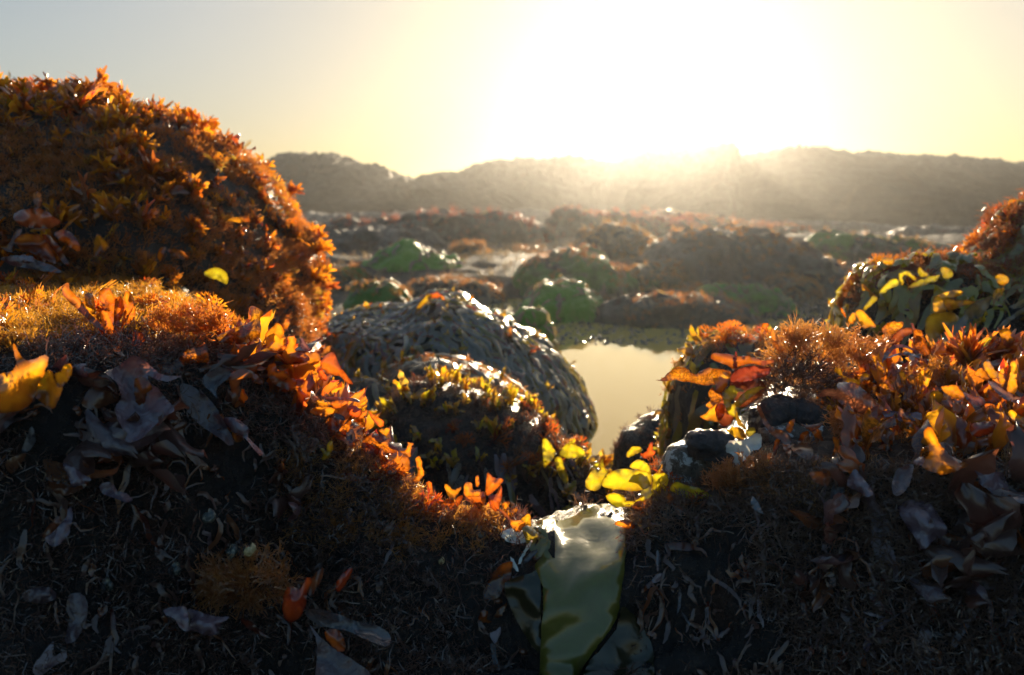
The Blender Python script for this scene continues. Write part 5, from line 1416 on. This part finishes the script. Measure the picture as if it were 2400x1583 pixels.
plant('two dark arching blades with silvery edges under the bright orange leaf', 'C4', 0.69, [
    ('purple', [(380, 950), (400, 860), (460, 770), (550, 715), (660, 715), (770, 760), (780, 790), (680, 760), (560, 770), (480, 830), (430, 900)]),
    ('mauve', [(440, 895), (560, 840), (680, 815), (800, 840), (900, 890), (950, 960), (860, 900), (700, 850), (580, 860)])])
plant('orange folded leaves at the far right above the ledge', 'C4', 0.72, [
    ('orange', [(1890, 490), (1950, 520), (2010, 490), (2060, 540), (2080, 600), (2120, 650), (2060, 700), (2000, 660), (1940, 620)]),
    ('orange_spot', [(1790, 760), (1840, 690), (1900, 620), (1940, 640), (1920, 720), (1860, 780)]),
    ('orange', [(2120, 680), (2180, 610), (2280, 590), (2280, 800), (2150, 800)]),
    ('amber', [(1970, 780), (2040, 760), (2090, 780), (2030, 830)])])
plant('small lime yellow leaf beside the far right orange leaves', 'C4', 0.715, [
    ('kelp_yellow', [(1700, 740), (1740, 670), (1810, 600), (1825, 620), (1780, 700), (1720, 755)])])
plant('curly brown leaf on a stalk at the left tip of the bushy tuft', 'C', 0.70, [
    ('orange', [(715, 230), (735, 208), (762, 215), (750, 245), (765, 275), (745, 262)]),
    ('red_orange', [(770, 285), (795, 240), (803, 280), (815, 330), (850, 360), (880, 375), (830, 390), (795, 350)]),
    ('orange', [(855, 240), (890, 236), (915, 250), (920, 300), (900, 330), (875, 290)])])
plant('broad yellow kelp blades folded on the right kelp slope', 'G', 0.87, [
    ('kelp_gold', [(1065, 1120), (1120, 1080), (1240, 1040), (1330, 1030), (1380, 1060), (1300, 1110), (1170, 1130), (1200, 1250), (1100, 1270), (1060, 1240)]),
    ('kelp_gold', [(1170, 1130), (1300, 1140), (1440, 1140), (1500, 1160), (1420, 1190), (1300, 1230), (1210, 1240)]),
    ('kelp_gold', [(980, 1480), (985, 1350), (1060, 1280), (1200, 1260), (1290, 1280), (1330, 1330), (1240, 1400), (1160, 1480), (1080, 1560), (1040, 1590)]),
    ('kelp_grey', [(1390, 1270), (1440, 1200), (1550, 1140), (1670, 1100), (1670, 1160), (1600, 1270), (1540, 1330), (1480, 1330), (1470, 1440), (1430, 1500), (1410, 1490), (1450, 1400), (1430, 1330)], -0.01)], cat='kelp', name='kelp', part='blade')
plant('two small yellow kelp leaves under the brown fringe of the right slope', 'G', 0.87, [
    ('kelp_gold', [(1710, 900), (1760, 865), (1830, 880), (1860, 930), (1820, 980), (1760, 980)]),
    ('kelp_gold', [(1690, 1060), (1750, 1020), (1810, 1005), (1790, 1080), (1730, 1140), (1690, 1200)])], cat='kelp', name='kelp', part='blade')
plant('lime yellow curled kelp along the top of the right slope', 'G', 0.92, [
    ('kelp_lime', [(700, 860), (760, 825), (830, 850), (890, 910), (860, 930), (790, 880), (740, 900), (760, 960), (720, 980)]),
    ('kelp_lime', [(490, 1060), (560, 980), (640, 910), (700, 930), (690, 990), (620, 1010), (540, 1070)]),
    ('kelp_lime', [(380, 1150), (430, 1095), (480, 1110), (450, 1160), (350, 1240), (330, 1220)]),
    ('kelp_lime', [(900, 810), (930, 790), (960, 830), (1010, 860), (1000, 890), (920, 890)]),
    ('kelp_lime', [(1140, 800), (1190, 790), (1250, 820), (1270, 880), (1200, 920), (1150, 870)]),
    ('olive', [(800, 1000), (900, 930), (1020, 890), (1130, 870), (1100, 940), (980, 980), (860, 1010)]),
    ('kelp_gold', [(520, 700), (580, 685), (650, 710), (640, 760), (560, 770)], 0.03)], cat='kelp', name='kelp', part='blade')
plant('long dark kelp straps slanting down the right slope', 'G', 0.86, [
    ('kelp_grey', [(1150, 1568), (1240, 1460), (1400, 1290), (1420, 1350), (1300, 1568)]),
    ('kelp_grey', [(1720, 1470), (1790, 1360), (1900, 1290), (2040, 1200), (2040, 1240), (1900, 1340), (1800, 1430)]),
    ('kelp_grey', [(1860, 1210), (1930, 1170), (2040, 1110), (2040, 1190), (1930, 1230)])], cat='kelp', name='kelp', part='strap')
plant('yellow kelp blades hanging at the tail of the yellow rimmed rock', 'M', 0.86, [
    ('kelp_yellow', [(1510, 1060), (1540, 1030), (1600, 1110), (1610, 1140), (1560, 1200), (1520, 1230)]),
    ('kelp_yellow', [(1640, 1110), (1700, 1060), (1800, 1110), (1800, 1150), (1710, 1170), (1640, 1150)]),
    ('kelp_yellow', [(1600, 1170), (1640, 1160), (1660, 1220), (1690, 1300), (1680, 1350), (1640, 1310), (1610, 1240)])], cat='kelp', name='kelp', part='blade')
plant('yellow and orange arching stalk on top of the kelp boulder', 'M', 1.52, [
    ('kelp_gold', [(630, 160), (660, 90), (700, 45), (740, 30), (740, 60), (690, 110), (660, 150)]),
    ('red_orange', [(735, 25), (780, 15), (812, 28), (800, 52), (735, 55)])])
plant('yellow green leaf with a red sprig between the pool rock and the lip', 'M', 0.68, [
    ('kelp_yellow', [(2095, 1140), (2130, 1090), (2180, 1085), (2205, 1110), (2160, 1140), (2110, 1165)]),
    ('red_orange', [(2190, 1140), (2230, 1120), (2260, 1060), (2280, 1060), (2275, 1110), (2300, 1120), (2270, 1160), (2220, 1170)])])
plant('broad rusty orange blades folded on top of the left ledge below the boulder', 'H', 0.78, [
    ('brown', [(90, 1060), (130, 1020), (220, 1000), (300, 1010), (370, 1060), (420, 1100), (350, 1140), (240, 1140), (140, 1120)]),
    ('red_orange', [(100, 1230), (150, 1185), (230, 1180), (300, 1210), (350, 1270), (390, 1380), (330, 1370), (240, 1320), (150, 1290)]),
    ('red_orange', [(290, 1190), (340, 1190), (400, 1250), (440, 1310), (480, 1400), (440, 1380), (370, 1290)], -0.03),
    ('orange', [(380, 1170), (440, 1150), (500, 1180), (560, 1270), (540, 1300), (470, 1260), (400, 1210)]),
    ('orange', [(0, 1270), (60, 1250), (110, 1160), (150, 1160), (90, 1260), (80, 1310)]),
    ('purple', [(0, 1350), (120, 1330), (260, 1360), (400, 1420), (420, 1450), (260, 1430), (100, 1400)], -0.03),
    ('mauve', [(120, 1340), (170, 1325), (240, 1350), (200, 1385), (140, 1370)], -0.04),
    ('mottled', [(225, 910), (250, 890), (285, 905), (285, 980), (250, 1000)])], attach=True)
plant('upright bright orange pointed leaf above the golden turf', 'H', 0.80, [
    ('amber', [(650, 1260), (670, 1180), (720, 1220), (760, 1270), (720, 1300), (650, 1340)])], attach=True)
plant('yellow and brown curled leaves at the foot of the big left boulder', 'H', 0.84, [
    ('yolk', [(1090, 1340), (1110, 1280), (1155, 1270), (1140, 1320), (1110, 1370)]),
    ('brown', [(1160, 1290), (1220, 1280), (1280, 1310), (1310, 1350), (1270, 1360), (1200, 1330)]),
    ('kelp_lime', [(1410, 1450), (1470, 1415), (1530, 1420), (1580, 1470), (1570, 1530), (1500, 1500), (1440, 1480)])], attach=True)

# ------------------------------------------------------------------ bushy and spiky tufts
def bushy(label, window, n, h, mat, d0, seed, up=0.5, name='bushy_tuft', nstr=9, w=0.0005):
    r = np.random.default_rng(seed)
    T_ = [turf_tuft(np.random.default_rng(seed + k), h=h, n=nstr, w=w, twigs=5, splay=1.0) for k in range(5)]
    P, N_ = [], []
    while len(P) < n:
        px, py = r.uniform(window[0], window[2]), r.uniform(window[1], window[3])
        e = ((px - (window[0] + window[2]) / 2) / (window[2] - window[0]) * 2) ** 2 + ((py - (window[1] + window[3]) / 2) / (window[3] - window[1]) * 2) ** 2
        if e > 1: continue
        d = d0 + r.uniform(-0.02, 0.02) * math.sqrt(1 - e)
        d = min(d, rock_depth(px, py) + 0.004)
        P.append(W(px, py, d))
        N_.append([(px - (window[0] + window[2]) / 2) / 150, -0.3, ((window[1] + window[3]) / 2 - py) / 80 + 0.4])
    P = np.array(P); N_ = np.array(N_); N_ /= np.linalg.norm(N_, axis=1, keepdims=True)
    R = frames(N_, up, r, 0.35)
    Vs, Fs, off = [], [], 0
    for i in range(n):
        tv, tf = T_[i % 5]
        Vs.append((R[i] * r.uniform(0.7, 1.3) @ tv.T).T + P[i]); Fs.append(tf + off); off += len(tv)
    V = np.vstack(Vs); b = V[np.argmin(V[:, 2])].copy()
    o = obj(name, mesh_np(name, V - b, np.vstack(Fs), MATS[mat]), loc=b)
    return tag(o, label, 'seaweed')
bushy('bushy brown needle leaved tuft crowning the right ledge', (1800, 785, 1980, 900), 100, 0.017, 'turf_brown', 0.69, 501)
bushy('second bushy brown tuft joined to the crown of the right ledge', (1960, 790, 2080, 850), 40, 0.013, 'turf_brown', 0.70, 502)
bushy('golden fluffy tuft behind the amber straps of the right ledge', (2150, 865, 2240, 920), 40, 0.013, 'turf_gold', 0.64, 503)
bushy('dark fringe of fine weed overhanging below the bushy tuft', (1770, 870, 1950, 950), 60, 0.018, 'turf_dark', 0.66, 504, up=-0.5)
bushy('fuzzy brown cushion on the lower face of the left ledge', (480, 1310, 680, 1410), 80, 0.012, 'turf_brown', 0.465, 505, up=0.0)
bushy('rust brown cushion of fine weed below the wet stones on the right lip', (1680, 1085, 1850, 1180), 80, 0.011, 'turf_brown', 0.535, 506)
bushy('yellow gold tuft standing on the turf edge of the left ledge', (350, 735, 530, 785), 70, 0.010, 'turf_gold', 0.545, 507, up=0.7)
bushy('golden fern like tuft under the mottled pink blade', (1950, 975, 2030, 1030), 40, 0.010, 'turf_brown', 0.575, 508)
bushy('rust fringe of fine weed at the root of the red orange runner', (1060, 1195, 1180, 1250), 50, 0.009, 'turf_brown', 0.565, 509)
bushy('orange lacy fringe at the foot of the cascade near the saddle', (920, 1150, 970, 1230), 36, 0.010, 'turf_gold', 0.555, 510)
r_ = np.random.default_rng(77)
tuft(W(2260, 870, 0.70), (0, -0.2, 1), 'spike', ['red_orange', 'red', 'orange'], 34, 1.3, 'red orange spiky tuft of narrow fronds on the right ledge', 'seaweed', None, r_, up=0.8, name='spiky_tuft', splay=0.75)
tuft(W(2215, 850, 0.72), (0, -0.2, 1), 'spike', ['red_orange', 'orange'], 16, 1.0, 'smaller orange spiky tuft leaning on the tall bright leaf', 'seaweed', None, r_, up=0.8, name='spiky_tuft', splay=0.8)
tuft(W(2330, 850, 0.71), (0, -0.2, 1), 'bigfork', ['red_orange', 'orange'], 9, 0.8, 'low red orange tuft before the far right orange leaves', 'seaweed', None, r_, up=0.8, name='seaweed_tuft', splay=0.9)

# ------------------------------------------------------------------ stones, shells, gravel
def stone(name, crop, pts, d, ry, mat, label, seed, rough=0.003, freq=40):
    x0, y0, s = CROP[crop]
    c = [(x0 + x / s, y0 + y / s) for x, y in pts]
    base = min(W(c[0][0], c[0][1], d).z, W(c[-1][0], c[-1][1], d).z) - 0.004
    V, F = contour_rock(c, d, ry, nu=80, nv=44, p=2.6, rough=rough, freq=freq, seed=seed, base=base)
    b = V[np.argmin(V[:, 2])].copy()
    o = obj(name, mesh_np(name, V - b, F, MATS[mat]), loc=b)
    return tag(o, label, 'stone')
stone('stone', 'C3', [(120, 1500), (150, 1400), (200, 1290), (260, 1210), (400, 1150), (430, 1085), (560, 1062), (760, 1070), (880, 1100), (900, 1250), (930, 1380), (960, 1500)], 0.585, 0.022, 'stone_crusted', 'black stone with white crust beside the folded yellow leaf', 61)
stone('stone', 'C3', [(420, 1240), (410, 1120), (450, 1075), (560, 1060), (700, 1066), (820, 1090), (870, 1140), (850, 1250)], 0.567, 0.012, 'stone_dark', 'smooth wet black slab lying on the crusted stone', 62, 0.006, 60)
stone('stone', 'C3', [(1090, 1030), (1110, 900), (1180, 800), (1240, 725), (1380, 705), (1500, 740), (1700, 780), (1860, 840), (1910, 900), (1880, 1000)], 0.625, 0.024, 'stone_dark', 'wet black faceted stone under the bushy brown tuft', 63, 0.009, 50)
stone('stone', 'C3', [(1150, 1160), (1180, 1020), (1300, 985), (1500, 960), (1700, 990), (1880, 1000), (1930, 1080), (1920, 1220)], 0.60, 0.02, 'stone_crusted', 'grey blue barnacle crusted stone behind the pinkish orange fronds', 64)
stone('stone', 'D', [(250, 760), (290, 640), (330, 545), (420, 518), (500, 528), (530, 600), (535, 740)], 0.555, 0.014, 'stone_pale', 'pale ribbed stone on the saddle left of the red orange runner root', 65)
stone('stone', 'D', [(490, 740), (520, 620), (600, 560), (690, 548), (705, 630), (690, 740)], 0.552, 0.012, 'stone_pale', 'pale greenish stone on the saddle under the red orange runner', 66)

def snail(px, py, d, rad, mat, label, tilt, seed):
    d = min(d, rock_depth(px, py) - rad * 0.5)
    turns, n, m = 3.2, 90, 12
    k = math.log(9.0) / (turns * 2 * math.pi)
    G = np.zeros((n, m, 3))
    for i in range(n):
        th = turns * 2 * math.pi * i / (n - 1)
        g = math.exp(k * (th - turns * 2 * math.pi))
        R0 = 0.52 * g; rt = 0.46 * g; z = 0.75 * (1 - g)
        for j in range(m):
            ph = 2 * math.pi * j / (m - 1)
            rr = R0 + rt * math.cos(ph)
            G[i, j] = (rr * math.cos(th), rr * math.sin(th), z + rt * math.sin(ph))
    G *= rad
    V = G.reshape(-1, 3); F = grid_faces(n, m)
    cap = len(V); V = np.vstack([V, G[-1].mean(0)[None]])
    F = np.vstack([F, np.array([[(n - 1) * m + j, (n - 1) * m + j + 1, cap, cap] for j in range(m - 1)])])
    T_ = np.vstack([F[:, [0, 1, 2]], F[:, [0, 2, 3]]])
    T_ = T_[(T_[:, 0] != T_[:, 1]) & (T_[:, 1] != T_[:, 2]) & (T_[:, 0] != T_[:, 2])]
    root = empty('snail', W(px, py, d), label, 'snail')
    root.rotation_euler = tilt
    obj('shell', mesh_np('shell', V, T_, MATS[mat]), root)
    bm = bmesh.new()
    bmesh.ops.create_icosphere(bm, subdivisions=2, radius=rad * 0.7)
    bmesh.ops.scale(bm, vec=(1.15, 0.8, 0.35), verts=bm.verts)
    me = bpy.data.meshes.new('foot'); bm.to_mesh(me); bm.free()
    me.materials.append(MATS['stone_dark'])
    obj('foot', me, root, (rad * 0.1, 0, -rad * 0.45))
    return root
snail(583, 1290, 0.46, 0.0056, 'shell_gold', 'golden brown spiral topped snail on the left ledge face', (1.45, 0.15, 0.4), 1)
snail(545, 1296, 0.462, 0.0060, 'shell_grey', 'dark snail with a chipped pale top touching the golden snail', (1.2, -0.5, -0.7), 2)
snail(410, 1336, 0.45, 0.0055, 'shell_grey', 'grey green snail with a white whorl below the other snails', (1.4, 0.3, 1.5), 3)
snail(488, 1212, 0.465, 0.0060, 'shell_grey', 'bluish snail in the glinting wet patch above the golden snail', (1.1, -0.2, 0.3), 4)
snail(251, 1374, 0.44, 0.0055, 'shell_grey', 'round lilac grey snail low on the left ledge face', (1.5, 0.1, 2.4), 5)
snail(1033, 1315, 0.53, 0.0035, 'shell_gold', 'tiny whitish shell under the pale saddle stones', (1.4, 0.1, 0.4), 6)

# wet gravel and weed scraps in the shallows past the pool: too many and too small to count
r = np.random.default_rng(900)
def pebble(r):
    t = np.array([[0, 0, 1], [1, 0, 0], [0, 1, 0], [-1, 0, 0], [0, -1, 0], [0, 0, -1]], float) * r.uniform(0.6, 1.2, (6, 3))
    F = np.array([[0, 1, 2], [0, 2, 3], [0, 3, 4], [0, 4, 1], [5, 2, 1], [5, 3, 2], [5, 4, 3], [5, 1, 4]])
    return t, F
PB = [pebble(r) for _ in range(6)]
n = 5200
P = np.stack([r.uniform(-0.6, 1.9, n), 2.58 + 1.3 * r.random(n) ** 1.3, np.zeros(n)], -1)
P[:, 2] = np.maximum(ground_height(P[:, 0], P[:, 1]), -0.008) + r.uniform(-0.003, 0.008, n)
m_, N, L, B, O = nt('wet_gravel')
B.inputs['Base Color'].default_value = (0.05, 0.045, 0.035, 1); B.inputs['Roughness'].default_value = 0.12
merge_scatter('wet_gravel', PB, P, frames(np.tile([0, 0, 1.0], (n, 1)), 0.5, r, 0.5), r.uniform(0.004, 0.017, n), 'wet_gravel', 'wet gravel glinting in the shallows beyond the pool')
P, N_ = GROUND.sample(2600, lambda C, N_: ((C[:, 1] > 2.4) & (C[:, 1] < 7) & (np.abs(C[:, 0]) < 4) & (C[:, 2] > -0.03)).astype(float), 77)
merge_scatter('flat_weed', LONG, P, frames(N_, 0.2, r, 0.6), r.uniform(2.0, 5.0, len(P)), 'back_weed', 'limp brown weed scattered over the wet tide flat')

# ------------------------------------------------------------------ haze in the air
def add_haze():
    m, N, L, B, O = nt('haze')
    N.remove(B)
    v = N.new('ShaderNodeVolumePrincipled')
    v.inputs['Color'].default_value = (0.93, 0.93, 0.92, 1)
    v.inputs['Density'].default_value = 0.0028
    v.inputs['Anisotropy'].default_value = 0.8
    L.new(v.outputs[0], O.inputs['Volume'])
    me = bpy.data.meshes.new('haze')
    bm = bmesh.new()
    bmesh.ops.create_cube(bm, size=1.0)
    bmesh.ops.scale(bm, vec=(124, 66, 5.0), verts=bm.verts)
    bmesh.ops.translate(bm, vec=(0, 30, -1.4 + 2.5), verts=bm.verts)
    bm.to_mesh(me); bm.free()
    me.materials.append(m)
    o = obj('haze', me)
    tag(o, 'thin golden haze lying over the tide flat', kind='stuff')
add_haze()
